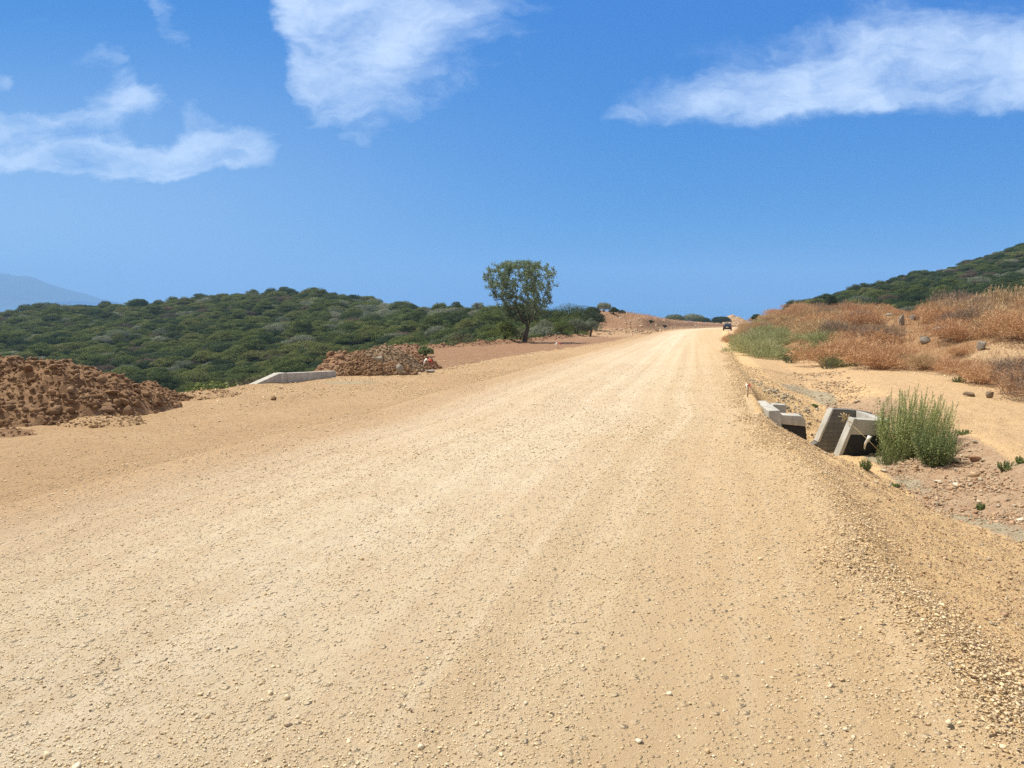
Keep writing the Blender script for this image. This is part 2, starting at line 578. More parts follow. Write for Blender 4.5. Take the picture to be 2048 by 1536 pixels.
def H(X, Y, detail=True):
    X = np.asarray(X, dtype=float); Y = np.asarray(Y, dtype=float)
    P = Pz(Y)
    xr, xl, xe, xb = XR(Y), XL(Y), XE(Y), XB(Y)
    z = P.copy() if hasattr(P, 'copy') else P
    t = X - xr
    # gentle crown, wheel ruts and the windrow along the edge
    lane = X - xl
    near = 1 - sstep(25, 70, Y)
    z = z + near * 0.012 * fbm(lane * 1.1, Y * 0.12, 1.0, 2)
    z = z + near * (0.085 + 0.04 * vnoise(Y * 1.3, 2.0)) * np.exp(-((t - 0.05) / 0.22) ** 2) * sstep(-9, 3, Y)
    z = z + near * 0.035 * np.exp(-((t + 7.0) / 0.35) ** 2)
    # slope down to the ditch and up to the track
    Dp = ip(Y, D_PTS)
    pit = sstep(12.45 + 0.25 * np.clip(t, 0, 2), 13.35 + 0.25 * np.clip(t, 0, 2), Y) * (1 - sstep(18.2, 20.2, Y))
    lin = np.clip((t - 0.12) / 2.35, 0, 1)
    lin = 0.75 * lin + 0.25 * sstep(0.0, 1.0, lin)
    fall = lin * (1 - pit) + sstep(0.10, 0.70, t) * pit
    z = z - Dp * fall + 0.42 * Dp * sstep(2.9, 5.2, t)
    z = z - 0.26 * sstep(16.15, 16.5, Y) * (1 - sstep(18.6, 20.0, Y)) * sstep(0.5, 1.1, t) * (1 - sstep(2.8, 3.8, t))
    rough = sstep(0.3, 1.2, t) * (1 - sstep(6.0, 8.5, t)) * (Dp / 1.25)
    z = z + rough * (0.07 * fbm(X, Y, 0.9, 3) + 0.035 * fbm(X, Y, 4.0, 3))
    # brush bank
    t2 = X - xb
    Hb = ip(Y, HB_PTS)
    prof = 0.55 * sstep(0, 5, t2) + 0.45 * sstep(3, 13, t2)
    z = z + np.where(t > 0.5, Hb * prof, 0)
    z = z + np.where(t > 0.5, sstep(0.5, 4, t2) * (0.35 * fbm(X, Y, 0.16, 3) + 0.12 * fbm(X, Y, 0.7, 3)), 0)
    w = sstep(ip(Y, [(60, 16), (115, 8)]), ip(Y, [(60, 42), (115, 18)]), t2) * (t > 0)
    z = z * (1 - w) + far_right(X, Y) * w
    # cut bank left of the road, further off
    tl = xl - X
    A = ip(Y, AL_PTS)
    bump = A * (0.72 * sstep(0.6, 4.0, tl) + 0.28 * sstep(4.0, 10, tl))
    z = z + bump + (A / 3.7) * sstep(0.6, 2.5, tl) * (0.38 * fbm(X, Y, 0.30, 4, 0.6))
    # edge of the fill, berm, and the drop to the valley
    te = xe - X
    berm = np.exp(-((te + 0.35) / 0.55) ** 2) * sstep(25, 29, Y) * (1 - sstep(88, 100, Y))
    z = z + berm * (0.18 + 0.20 * np.clip(fbm(X, Y, 0.55, 3), -0.6, 1.2))
    z = z + 0.05 * np.exp(-((te + 0.3) / 0.4) ** 2) * (1 - sstep(20, 26, Y)) * np.clip(1 + fbm(X, Y, 1.2, 2), 0, 2)
    shoulder = sstep(0.5, 2.0, xl - X) * (te < 1) * sstep(20, 28, Y) * (1 - sstep(90, 110, Y))
    z = z + shoulder * 0.05 * fbm(X, Y, 0.8, 4)
    down = z - 0.72 * np.clip(te, 0, None) - 0.0 * te
    F = far_left(X, Y)
    w2 = sstep(0.0, 6.0, te)
    zl = smax(down, F, 2.0)
    z = np.where(te > 0, down * (1 - w2) + zl * w2, z)
    if detail:
        z = z + 0.006 * fbm(X, Y, 5.0, 2) * (1 - sstep(10, 30, Y))
    return z


def Hs(x, y):
    return float(H(np.array([x]), np.array([y]))[0])


def hit(px, py, tmax=600.0, tmin=1.5):
    """Where the line of sight through a photo pixel meets the ground."""
    r = ray(px, py)
    ts = np.geomspace(tmin, tmax, 2500)
    z = EYE + r[2] * ts - H(r[0] * ts, r[1] * ts)
    i = int(np.argmax(z < 0))
    if z[i] >= 0: i = len(ts) - 1
    t = ts[i]
    return np.array([r[0] * t, r[1] * t, Hs(r[0] * t, r[1] * t)])


def at(px, py, Y):
    r = ray(px, py)
    t = Y / r[1]
    return np.array([r[0] * t, Y, EYE + r[2] * t])


# ------------------------------------------------------------------ materials


def new_mat(name):
    m = bpy.data.materials.new(name)
    m.use_nodes = True
    t = m.node_tree
    t.nodes.clear()
    k = N(t)
    out = k.n('ShaderNodeOutputMaterial')
    return m, k, out


def finish(k, out, col, rough=0.9, bump=None, spec=0.2, dist=0.02, strength=1.0, metal=0.0):
    b = k.n('ShaderNodeBsdfPrincipled')
    k.val(col, b.inputs['Base Color'])
    k.val(rough, b.inputs['Roughness'])
    b.inputs['Specular IOR Level'].default_value = spec
    b.inputs['Metallic'].default_value = metal
    if bump is not None:
        bn = k.n('ShaderNodeBump')
        bn.inputs['Strength'].default_value = strength
        bn.inputs['Distance'].default_value = dist
        k.l(bump, bn.inputs['Height'])
        k.l(bn.outputs[0], b.inputs['Normal'])
    k.l(b.outputs[0], out.inputs[0])
    return b


def attr(k, name):
    return k.n('ShaderNodeAttribute', attribute_name=name).outputs['Fac']


def gravel_height(k, pos):
    """Stones of two sizes lying in grit; returns (height, per-stone value)."""
    wob = k.noise(pos, 30, 3)
    p2 = k.n('ShaderNodeVectorMath', operation='MULTIPLY_ADD')
    k.l(wob.outputs['Color'], p2.inputs[0]); p2.inputs[1].default_value = (0.02, 0.02, 0.02); k.l(pos, p2.inputs[2])
    v1 = k.voro(p2.outputs[0], 42)
    v2 = k.voro(p2.outputs[0], 17)
    g = k.noise(pos, 160, 4, 0.7)
    s1 = k.n('ShaderNodeSeparateColor'); k.l(v1.outputs['Color'], s1.inputs[0])
    s2 = k.n('ShaderNodeSeparateColor'); k.l(v2.outputs['Color'], s2.inputs[0])
    h1 = k.math('MULTIPLY', k.ss(v1.outputs['Distance'], 0.15, 0.52, 1.0, 0.0), k.ss(s1.outputs[0], 0.35, 0.9))
    h2 = k.math('MULTIPLY', k.ss(v2.outputs['Distance'], 0.10, 0.42, 1.0, 0.0), k.ss(s2.outputs[0], 0.62, 0.95))
    h = k.math('ADD', k.math('MULTIPLY', h1, 0.45), k.math('MULTIPLY', h2, 1.0))
    h = k.math('ADD', h, k.math('MULTIPLY', g.outputs[0], 0.35))
    st = k.math('MAXIMUM', k.math('MULTIPLY', h1, s1.outputs[1]), h2)
    return h, st


def road_material():
    m, k, out = new_mat("road_gravel")
    pos = k.n('ShaderNodeNewGeometry').outputs['Position']
    lane, sep = attr(k, 'lane'), k.n('ShaderNodeSeparateXYZ')
    k.l(pos, sep.inputs[0])
    st = k.noise(k.vec(k.math('MULTIPLY', lane, 1.0), k.math('MULTIPLY', sep.outputs[1], 0.035), 0.0), 1.3, 6, 0.6, 0.3)
    patch = k.noise(pos, 0.55, 7, 0.62)
    mid = k.noise(pos, 5.0, 6, 0.65)
    fine = k.noise(pos, 55, 5, 0.7)
    wav = k.math('ADD', lane, k.math('MULTIPLY', k.math('SUBTRACT', k.noise(k.vec(0.0, k.math('MULTIPLY', sep.outputs[1], 0.05), 3.0), 1.0, 3).outputs[0], 0.5), 1.4))
    band = k.ramp(k.math('DIVIDE', wav, 8.0), [(0.0, (0.455, 0.338, 0.222)), (0.14, (0.48, 0.376, 0.262)), (0.26, (0.535, 0.435, 0.300)), (0.40, (0.575, 0.492, 0.360)), (0.52, (0.590, 0.508, 0.375)), (0.63, (0.555, 0.452, 0.305)), (0.74, (0.545, 0.428, 0.272)), (0.90, (0.54, 0.405, 0.245))])
    thin = k.noise(k.vec(k.math('MULTIPLY', lane, 2.2), k.math('MULTIPLY', sep.outputs[1], 0.016), 5.0), 1.0, 8, 0.70, 0.0)
    c = k.mix(k.ss(thin.outputs[0], 0.44, 0.66, 0.0, 0.48), band, (0.67, 0.580, 0.435))
    c = k.mix(k.ss(thin.outputs[0], 0.52, 0.32, 0.0, 0.46), c, (0.44, 0.322, 0.205))
    c = k.mix(k.ss(st.outputs[0], 0.48, 0.70, 0.0, 0.30), c, (0.50, 0.365, 0.215))
    c = k.mix(k.ss(patch.outputs[0], 0.45, 0.70, 0.0, 0.32), c, (0.48, 0.345, 0.210))
    c = k.mix(k.ss(mid.outputs[0], 0.40, 0.70, 0.0, 0.35), c, (0.48, 0.350, 0.222))
    # towards the edges the tan base shows through
    edge = k.math('ADD', lane, k.math('MULTIPLY', k.math('SUBTRACT', k.math('ADD', k.math('MULTIPLY', patch.outputs[0], 0.6), k.math('MULTIPLY', mid.outputs[0], 0.4)), 0.5), 2.6))
    c = k.mix(k.ss(edge, 5.5, 7.4, 0.0, 0.5), c, (0.50, 0.350, 0.188))
    c = k.mix(k.ss(edge, -0.6, 1.7, 0.95, 0.0), c, k.mix(k.ss(patch.outputs[0], 0.35, 0.66), (0.41, 0.272, 0.150), (0.46, 0.320, 0.186)))
    h, sv = gravel_height(k, pos)
    c = k.mix(k.math('MULTIPLY', sv, 0.45), c, (0.70, 0.61, 0.45))
    c = k.mix(k.ss(fine.outputs[0], 0.35, 0.75, 0.0, 0.30), c, (0.43, 0.305, 0.18))
    finish(k, out, c, 0.95, h, 0.1, 0.034, 1.0)
    return m


def dirt_material(name, base, alt, dark, red=None, scale=0.5, bump=0.02, stones=True):
    m, k, out = new_mat(name)
    pos = k.n('ShaderNodeNewGeometry').outputs['Position']
    a = k.noise(pos, scale, 7, 0.62)
    b = k.noise(pos, 4.5, 7, 0.68)
    f = k.noise(pos, 45, 5, 0.7)
    c = k.mix(k.ss(a.outputs[0], 0.35, 0.66), base, alt)
    c = k.mix(k.ss(b.outputs[0], 0.45, 0.75, 0.0, 0.55), c, dark)
    if red is not None:
        for an, rc in red:
            w = k.math('ADD', attr(k, an), k.math('MULTIPLY', k.math('SUBTRACT', b.outputs[0], 0.5), 0.7))
            c = k.mix(k.ss(w, 0.3, 0.7), c, k.mix(k.ss(b.outputs[0], 0.35, 0.7), rc[0], rc[1]))
    h, sv = gravel_height(k, pos)
    c = k.mix(k.math('MULTIPLY', sv, 0.25), c, (0.50, 0.39, 0.26)) if stones else c
    c = k.mix(k.ss(f.outputs[0], 0.4, 0.8, 0.0, 0.25), c, dark)
    hh = k.math('ADD', h, k.math('MULTIPLY', b.outputs[0], 2.0))
    finish(k, out, c, 0.95, hh, 0.1, bump, 1.0)
    return m


def soil_material(name, c1, c2, c3, scale=3.0, bump=0.03):
    m, k, out = new_mat(name)
    pos = k.n('ShaderNodeNewGeometry').outputs['Position']
    isl = k.n('ShaderNodeNewGeometry').outputs['Random Per Island']
    a = k.noise(pos, scale, 6, 0.65)
    b = k.noise(pos, scale * 9, 6, 0.7)
    c = k.mix(k.ss(a.outputs[0], 0.35, 0.65), c1, c2)
    c = k.mix(k.ss(b.outputs[0], 0.4, 0.75, 0.0, 0.6), c, c3)
    c = k.mix(k.math('MULTIPLY', k.math('POWER', isl, 3.0), 0.45), c, k.mix(0.5, c1, (0.46, 0.36, 0.25)))
    finish(k, out, c, 0.95, k.math('ADD', a.outputs[0], b.outputs[0]), 0.1, bump, 0.9)
    return m


def stone_material(name, stops, nscale=25, rough=0.85):
    m, k, out = new_mat(name)
    g = k.n('ShaderNodeNewGeometry')
    a = k.noise(g.outputs['Position'], nscale, 6, 0.65)
    c = k.ramp(g.outputs['Random Per Island'], stops)
    c = k.mix(k.ss(a.outputs[0], 0.35, 0.7, 0.0, 0.4), c, k.mix(0.45, c, (0.20, 0.14, 0.09)))
    finish(k, out, c, rough, a.outputs[0], 0.1, 0.01, 0.6)
    return m


def leaf_material(name, stops, transl=0.22, vary=0.35, rand='object'):
    m, k, out = new_mat(name)
    g = k.n('ShaderNodeNewGeometry')
    oi = k.n('ShaderNodeObjectInfo')
    if rand == 'object':
        r = k.math('ADD', k.math('MULTIPLY', oi.outputs['Random'], 1 - vary), k.math('MULTIPLY', g.outputs['Random Per Island'], vary))
    else:
        r = g.outputs['Random Per Island']
    c = k.ramp(r, stops)
    d = k.n('ShaderNodeBsdfDiffuse'); k.l(c, d.inputs[0])
    tr = k.n('ShaderNodeBsdfTranslucent'); k.l(c, tr.inputs[0])
    gl = k.n('ShaderNodeBsdfGlossy'); gl.inputs['Roughness'].default_value = 0.55
    gl.inputs['Color'].default_value = (0.6, 0.65, 0.6, 1)
    mx = k.n('ShaderNodeMixShader'); mx.inputs[0].default_value = transl
    k.l(d.outputs[0], mx.inputs[1]); k.l(tr.outputs[0], mx.inputs[2])
    m2 = k.n('ShaderNodeMixShader'); m2.inputs[0].default_value = 0.012
    k.l(mx.outputs[0], m2.inputs[1]); k.l(gl.outputs[0], m2.inputs[2])
    k.l(m2.outputs[0], out.inputs[0])
    return m


def plain_material(name, col, rough=0.6, spec=0.4, metal=0.0, nscale=None, dark=0.7):
    m, k, out = new_mat(name)
    c = col
    bump = None
    if nscale:
        pos = k.n('ShaderNodeNewGeometry').outputs['Position']
        a = k.noise(pos, nscale, 5, 0.6)
        c = k.mix(a.outputs[0], tuple(x * dark for x in col), tuple(min(1, x * (2 - dark)) for x in col))
        bump = a.outputs[0]
    finish(k, out, c, rough, bump, spec, 0.004, 0.5, metal)
    return m


def concrete_material(name, base, stain, boards=0.0):
    m, k, out = new_mat(name)
    tc = k.n('ShaderNodeNewGeometry').outputs['Position']
    sep = k.n('ShaderNodeSeparateXYZ'); k.l(tc, sep.inputs[0])
    a = k.noise(tc, 2.2, 7, 0.65)
    b = k.noise(tc, 26, 6, 0.7)
    drip = k.noise(k.vec(k.math('MULTIPLY', sep.outputs[0], 7.0), k.math('MULTIPLY', sep.outputs[1], 7.0), k.math('MULTIPLY', sep.outputs[2], 0.7)), 1.6, 5, 0.6)
    c = k.mix(k.ss(a.outputs[0], 0.35, 0.7), base, tuple(x * 0.72 for x in base))
    c = k.mix(k.ss(drip.outputs[0], 0.46, 0.64, 0.0, 0.40), c, stain)
    c = k.mix(k.ss(b.outputs[0], 0.55, 0.8, 0.0, 0.35), c, tuple(x * 0.5 for x in base))
    h = k.math('MULTIPLY', b.outputs[0], 0.5)
    if boards:
        w = k.math('FRACT', k.math('MULTIPLY', sep.outputs[2], 1.0 / boards))
        line = k.math('MULTIPLY', k.ss(w, 0.0, 0.10), k.ss(w, 0.90, 1.0, 1.0, 0.0))
        h = k.math('ADD', h, k.math('MULTIPLY', line, 1.3))
        row = k.noise(k.vec(0.0, 0.0, k.math('FLOOR', k.math('MULTIPLY', sep.outputs[2], 1.0 / boards))), 7.7, 1)
        c = k.mix(k.ss(row.outputs[0], 0.4, 0.6, 0.0, 0.3), c, stain)
    finish(k, out, c, 0.85, h, 0.25, 0.012, 0.8)
    return m


M = {}
M['road'] = road_material()
M['shoulder'] = dirt_material("tan_dirt", (0.405, 0.275, 0.156), (0.445, 0.312, 0.182), (0.34, 0.22, 0.122), bump=0.034,
                              red=[('red', ((0.235, 0.135, 0.080), (0.315, 0.195, 0.118))), ('grey', ((0.34, 0.285, 0.19), (0.39, 0.33, 0.22)))])
M['verge'] = dirt_material("verge_dirt", (0.66, 0.465, 0.245), (0.62, 0.435, 0.230), (0.53, 0.365, 0.195),
                           red=[('ditch', ((0.36, 0.240, 0.155), (0.45, 0.335, 0.225))), ('track', ((0.50, 0.345, 0.195), (0.54, 0.385, 0.225))),
                                ('grey', ((0.33, 0.29, 0.20), (0.40, 0.35, 0.25)))], bump=0.038)
M['bank'] = dirt_material("dry_grass_ground", (0.33, 0.185, 0.095), (0.40, 0.26, 0.140), (0.24, 0.135, 0.075),
                          red=[('track', ((0.48, 0.33, 0.19), (0.53, 0.39, 0.24))), ('wood', ((0.095, 0.080, 0.050), (0.16, 0.125, 0.075)))], bump=0.05)
M['hill'] = dirt_material("hill_ground", (0.085, 0.085, 0.042), (0.11, 0.10, 0.055), (0.06, 0.065, 0.035),
                          red=[('sand', ((0.42, 0.28, 0.17), (0.46, 0.32, 0.20))), ('fill', ((0.36, 0.22, 0.12), (0.40, 0.26, 0.14)))], bump=0.05, stones=False)
M['soil'] = soil_material("brown_soil", (0.200, 0.118, 0.066), (0.275, 0.170, 0.098), (0.125, 0.074, 0.043))
M['soil_red'] = soil_material("red_soil", (0.225, 0.128, 0.075), (0.285, 0.168, 0.10), (0.15, 0.085, 0.05))
M['soil_grey'] = soil_material("grey_soil", (0.220, 0.155, 0.100), (0.285, 0.210, 0.140), (0.155, 0.105, 0.068))
M['gravel'] = stone_material("loose_gravel", [(0.0, (0.52, 0.39, 0.23)), (0.35, (0.68, 0.55, 0.36)), (0.7, (0.74, 0.63, 0.44)), (0.92, (0.70, 0.62, 0.48)), (1.0, (0.42, 0.31, 0.21))])
M['flakes'] = stone_material("windrow_stones", [(0.0, (0.46, 0.32, 0.18)), (0.4, (0.67, 0.51, 0.31)), (0.8, (0.73, 0.585, 0.38)), (1.0, (0.50, 0.40, 0.285))])
M['rubble'] = stone_material("ditch_rubble", [(0.0, (0.30, 0.17, 0.10)), (0.3, (0.44, 0.29, 0.18)), (0.62, (0.50, 0.37, 0.24)), (0.85, (0.36, 0.31, 0.22)), (1.0, (0.62, 0.54, 0.42))])
M['greystone'] = stone_material("grey_rock", [(0.0, (0.27, 0.235, 0.175)), (0.5, (0.38, 0.335, 0.25)), (1.0, (0.47, 0.41, 0.30))])
M['concrete'] = concrete_material("pale_concrete", (0.47, 0.455, 0.41), (0.25, 0.240, 0.21))
M['concrete_old'] = concrete_material("board_marked_concrete", (0.17, 0.165, 0.15), (0.075, 0.072, 0.062), 0.11)
M['bitumen'] = plain_material("bitumen_coating", (0.020, 0.018, 0.017), 0.7, 0.3, 0, 9, 0.6)
M['bark'] = plain_material("bark", (0.085, 0.065, 0.050), 0.9, 0.1, 0, 18, 0.6)
M['wood'] = plain_material("stake_wood", (0.30, 0.20, 0.12), 0.8, 0.2, 0, 20, 0.7)
M['tape_red'] = plain_material("red_tape", (0.62, 0.07, 0.05), 0.5)
M['tape_white'] = plain_material("white_tape", (0.78, 0.76, 0.72), 0.5)

# ------------------------------------------------------------------ terrain strips
rows = np.concatenate([np.arange(-9, 1.6, 0.35), np.geomspace(1.6, 430, 780), np.geomspace(440, 1400, 14)])


def strip(name, xa, xb, cols, mats, attr_fn=None, kind='structure'):
    """A ground strip between two curves xa(Y), xb(Y); cols in 0..1 across."""
    YY = np.repeat(rows[:, None], len(cols), 1)
    A, B = xa(rows)[:, None], xb(rows)[:, None]
    XX = A + (B - A) * cols[None, :]
    Z = H(XX, YY)
    n, m = XX.shape
    idx = np.arange(n * m).reshape(n, m)
    F4 = np.stack([idx[:-1, :-1], idx[:-1, 1:], idx[1:, 1:], idx[1:, :-1]], -1).reshape(-1, 4)
    at_ = attr_fn(XX, YY) if attr_fn else None
    me = mesh_from(name, np.stack([XX, YY, Z], -1).reshape(-1, 3), F4, None, mats, True, None, at_)
    o = add(name, me)
    tag(o, kind=kind)
    return o


def geo_cols(n, p):
    return np.linspace(0, 1, n) ** p


road = strip('road', XL, XR, np.linspace(0, 1, 110), [M['road']], lambda X, Y: {'lane': X - XL(Y)})


def sh_attr(X, Y):
    red = sstep(0.0, 0.6, XS(Y) - X) * sstep(23.2, 25.0, Y) * (1 - 0.55 * sstep(60, 95, Y))
    p = plane_pt(700, 765)
    grey = np.exp(-(((X - p[0]) / 0.9) ** 2 + ((Y - p[1]) / 0.55) ** 2)) * 1.2
    tl = XL(Y) - X
    red = np.maximum(red, 0.75 * sstep(1.0, 2.5, tl) * sstep(105, 118, Y))
    return {'red': red, 'grey': grey}


shoulder = strip('dirt_shoulder', XE, XL, np.linspace(0, 1, 100), [M['shoulder']], sh_attr)


def vg_attr(X, Y):
    t = X - XR(Y)
    d = ip(Y, D_PTS) / 1.25
    ditch = sstep(2.2, 2.9, t) * (1 - sstep(4.2, 5.2, t)) * (d > 0.3) * sstep(0.45, 0.75, d)
    track = sstep(4.2, 5.4, t) + (1 - d) * sstep(0.5, 1.5, t)
    grey = np.exp(-((t - 2.75) / 0.32) ** 2) * (d > 0.5) * (0.55 + 0.6 * vnoise(Y * 0.7, 3.3))
    p = plane_pt(1600, 790, 0.7)
    grey = grey + np.exp(-(((X - p[0]) / 0.9) ** 2 + ((Y - p[1]) / 1.3) ** 2)) * 0.8
    return {'ditch': np.clip(ditch, 0, 1), 'track': np.clip(track, 0, 1), 'grey': np.clip(grey, 0, 1)}


ditch_c = np.concatenate([np.linspace(0, 0.35, 90, endpoint=False), np.linspace(0.35, 1, 70)])
verge = strip('verge_and_track_ground', XR, XB, ditch_c, [M['verge']], vg_attr)


def bk_attr(X, Y):
    t2 = X - XB(Y)
    p = hit(1995, 712)
    sand = np.exp(-(((X - p[0]) / 2.0) ** 2 + ((Y - p[1]) / 1.5) ** 2))
    return {'track': np.clip(1 - sstep(0, 0.8, t2) + sand, 0, 1), 'wood': sstep(ip(Y, [(60, 24), (115, 11)]), ip(Y, [(60, 36), (115, 16)]), t2)}


bank = strip('bank_ground', XB, lambda y: XB(y) + 60 + 1.25 * np.maximum(y, 0), geo_cols(170, 2.0), [M['bank']], bk_attr)

SAND = [(745, 650), (862, 642), (947, 645), (752, 672), (880, 655)]


def hl_attr(X, Y):
    s = 0
    for a, b in SAND:
        p = SANDP[(a, b)]
        s = s + np.exp(-(((X - p[0]) / 3.0) ** 2 + ((Y - p[1]) / 5.0) ** 2)) * 1.3
    te = XE(Y) - X
    mound = sstep(98, 118, Y) * (1 - sstep(6, 12, XL(Y) - X - 8))
    return {'sand': np.clip(s, 0, 1), 'fill': np.clip(1 - sstep(5, 9, te), 0, 1)}


SANDP = {s: hit(*s) for s in SAND}
hill = strip('hillside_ground', lambda y: XE(y) - 70 - 1.5 * np.maximum(y, 0), XE, 1 - geo_cols(190, 1.8)[::-1], [M['hill']], hl_attr)

# sea and the far mountain
SEA_Z = -40.0
M['sea'] = plain_material("sea_water", (0.05, 0.16, 0.30), 0.12, 0.5)
me = mesh_from('sea', [(-9000, 500, SEA_Z), (7000, 500, SEA_Z), (7000, 6700, SEA_Z), (-9000, 6700, SEA_Z)], [(0, 1, 2, 3)], None, [M['sea']])
sea = tag(add('sea', me), kind='structure')
M['mountain'] = dirt_material("mountain_rock", (0.055, 0.07, 0.05), (0.075, 0.085, 0.06), (0.04, 0.05, 0.035), scale=0.004, bump=0.05, stones=False)
MY = 5600.0
mx = np.linspace(-700, 175, 150)
prof = ip(mx, [(-700, 600), (-500, 570), (-300, 540), (-150, 535), (-60, 545), (0, 547), (30, 549), (42, 553), (60, 552), (78, 556), (95, 565), (115, 571), (135, 581), (150, 590), (165, 597), (175, 603)])
vs = np.linspace(-1, 1, 41)
XM = (mx - CX) / F_PX * MY
topz = (600 - prof) / F_PX * MY + EYE
VX = np.repeat(XM[None, :], len(vs), 0)
VY = MY + vs[:, None] * 900 + 0 * VX
sh = (1 - np.abs(vs)) ** 0.9
VZ = SEA_Z - 2 + (topz - SEA_Z + 2)[None, :] * sh[:, None] + fbm(VX, VY, 0.006, 4) * 14 * (sh * (1 - sh) * 4)[:, None]
idx = np.arange(VX.size).reshape(VX.shape)
F4 = np.stack([idx[:-1, :-1], idx[:-1, 1:], idx[1:, 1:], idx[1:, :-1]], -1).reshape(-1, 4)
mountain = add('mountain', mesh_from('mountain', np.stack([VX, VY, VZ], -1).reshape(-1, 3), F4, None, [M['mountain']], True))
tag(mountain, kind='structure')

# ------------------------------------------------------------------ loose stones (stuff)


def stone_mesh(name, X, Y, size, mat, flat=0.55, sink=0.25, seed=5, z=None, sub=1, tilt=0.35):
    rng = np.random.default_rng(seed)
    nt = 16
    pick = rng.integers(0, nt, len(X))
    Z = H(X, Y) if z is None else z
    Vs, Ts, off = [], [], 0
    for q in range(nt):
        tv, tf = hull_stone(rng, {0: 7, 1: 9, 2: 15}[sub], flat)
        m = np.nonzero(pick == q)[0]
        n = len(m)
        if not n: continue
        a = rng.uniform(0, 2 * pi, n)
        tx, ty = rng.normal(0, tilt, n), rng.normal(0, tilt, n)
        P = tv[None] * size[m][:, None, None]
        y, zz = P[:, :, 1].copy(), P[:, :, 2].copy()
        P[:, :, 1] = y * np.cos(tx)[:, None] - zz * np.sin(tx)[:, None]
        P[:, :, 2] = y * np.sin(tx)[:, None] + zz * np.cos(tx)[:, None]
        x, zz = P[:, :, 0].copy(), P[:, :, 2].copy()
        P[:, :, 0] = x * np.cos(ty)[:, None] + zz * np.sin(ty)[:, None]
        P[:, :, 2] = -x * np.sin(ty)[:, None] + zz * np.cos(ty)[:, None]
        x, y = P[:, :, 0].copy(), P[:, :, 1].copy()
        P[:, :, 0] = x * np.cos(a)[:, None] - y * np.sin(a)[:, None] + X[m][:, None]
        P[:, :, 1] = x * np.sin(a)[:, None] + y * np.cos(a)[:, None] + Y[m][:, None]
        P[:, :, 2] += (Z[m] + size[m] * flat * (0.5 - sink))[:, None]
        Vs.append(P.reshape(-1, 3))
        Ts.append((tf[None] + (np.arange(n) * len(tv))[:, None, None]).reshape(-1, 3) + off)
        off += n * len(tv)
    return mesh_from(name, np.concatenate(Vs), None, np.concatenate(Ts), [mat])


def stuff(name, me, label, cat='gravel', parent=None):
    o = add(name, me, parent)
    tag(o, kind='stuff')
    if parent is None: tag(o, label, cat)
    return o


def scatter_y(n, y0, y1, p, rng):
    """Y values with density ~ Y**-p between y0 and y1."""
    u = rng.random(n)
    q = 1 - p if abs(1 - p) > 1e-3 else 1e-3
    return (y0 ** q + u * (y1 ** q - y0 ** q)) ** (1 / q)


def lognorm(n, med, sig, lo, hi, rng):
    return np.clip(med * np.exp(rng.normal(0, sig, n)), lo, hi)


r_ = np.random.default_rng(21)
# grit and pebbles over the whole carriageway
n = 460000
Yg = scatter_y(n, 2.2, 30, 0.95, r_)
half = 0.78 * Yg + 0.6
Xg = r_.uniform(-1, 1, n) * half
lane = Xg - XL(Yg)
wid = XR(Yg) - XL(Yg)
clump = fbm(Xg, Yg * 0.5, 1.1, 3)
streak = vnoise(lane * 1.4, Yg * 0.06)
keep = (lane > -0.4) & (lane < wid + 0.2) & (r_.random(n) < np.clip(0.62 + 0.50 * clump + 0.30 * streak, 0.15, 1.0))
Xg, Yg = Xg[keep], Yg[keep]
sz = lognorm(len(Xg), 0.0044, 0.55, 0.0022, 0.016, r_) * np.clip(Yg / 7.0, 0.8, 1.7)
stuff('road_pebbles', stone_mesh('road_pebbles', Xg, Yg, sz, M['gravel'], 0.66, 0.14, 6, None, 0), 'loose pale limestone pebbles scattered over the gravel road')
# a few larger stones on the carriageway
n = 420
Yg = scatter_y(n, 2.4, 20, 1.0, r_)
Xg = r_.uniform(-1, 1, n) * (0.72 * Yg + 0.3)
k_ = (Xg > XL(Yg)) & (Xg < XR(Yg))
Xg, Yg = Xg[k_], Yg[k_]
stuff('road_chippings', stone_mesh('road_chippings', Xg, Yg, lognorm(len(Xg), 0.0115, 0.30, 0.008, 0.021, r_), M['gravel'], 0.68, 0.12, 8, None, 2), 'larger angular chippings lying loose on the gravel road')
# windrow of flat stones along the road edge
n = 46000
Yg = scatter_y(n, 1.8, 46, 1.05, r_)
off = r_.normal(0.0, 0.17, n) + 0.05 + 0.16 * vnoise(Yg * 0.8, 7.0)
wide = r_.random(n) < 0.24
off = np.where(wide, r_.normal(-0.1, 0.75, n), off)
off = np.where(wide & (off < -0.2) & (r_.random(n) < sstep(5, 12, Yg)), r_.normal(0.0, 0.2, n), off)
Xg = XR(Yg) + off
sz = lognorm(n, 0.0096, 0.45, 0.0045, 0.030, r_) * np.clip(Yg / 10.0, 0.8, 1.4) * np.where(wide, 0.62, 1.0)
k_ = ~((Yg > 12.9) & (Yg < 16.6) & (off > -0.10))
Xg, Yg, off, sz, n = Xg[k_], Yg[k_], off[k_], sz[k_], int(k_.sum())
stuff('windrow_gravel', stone_mesh('windrow_gravel', Xg, Yg, sz, M['flakes'], 0.36, 0.05, 9, H(Xg, Yg) + r_.uniform(0, 0.030, n) * np.exp(-(off / 0.4) ** 2), 1, 0.24),
      'ridge of flat tan stones heaped along the edge of the gravel road')
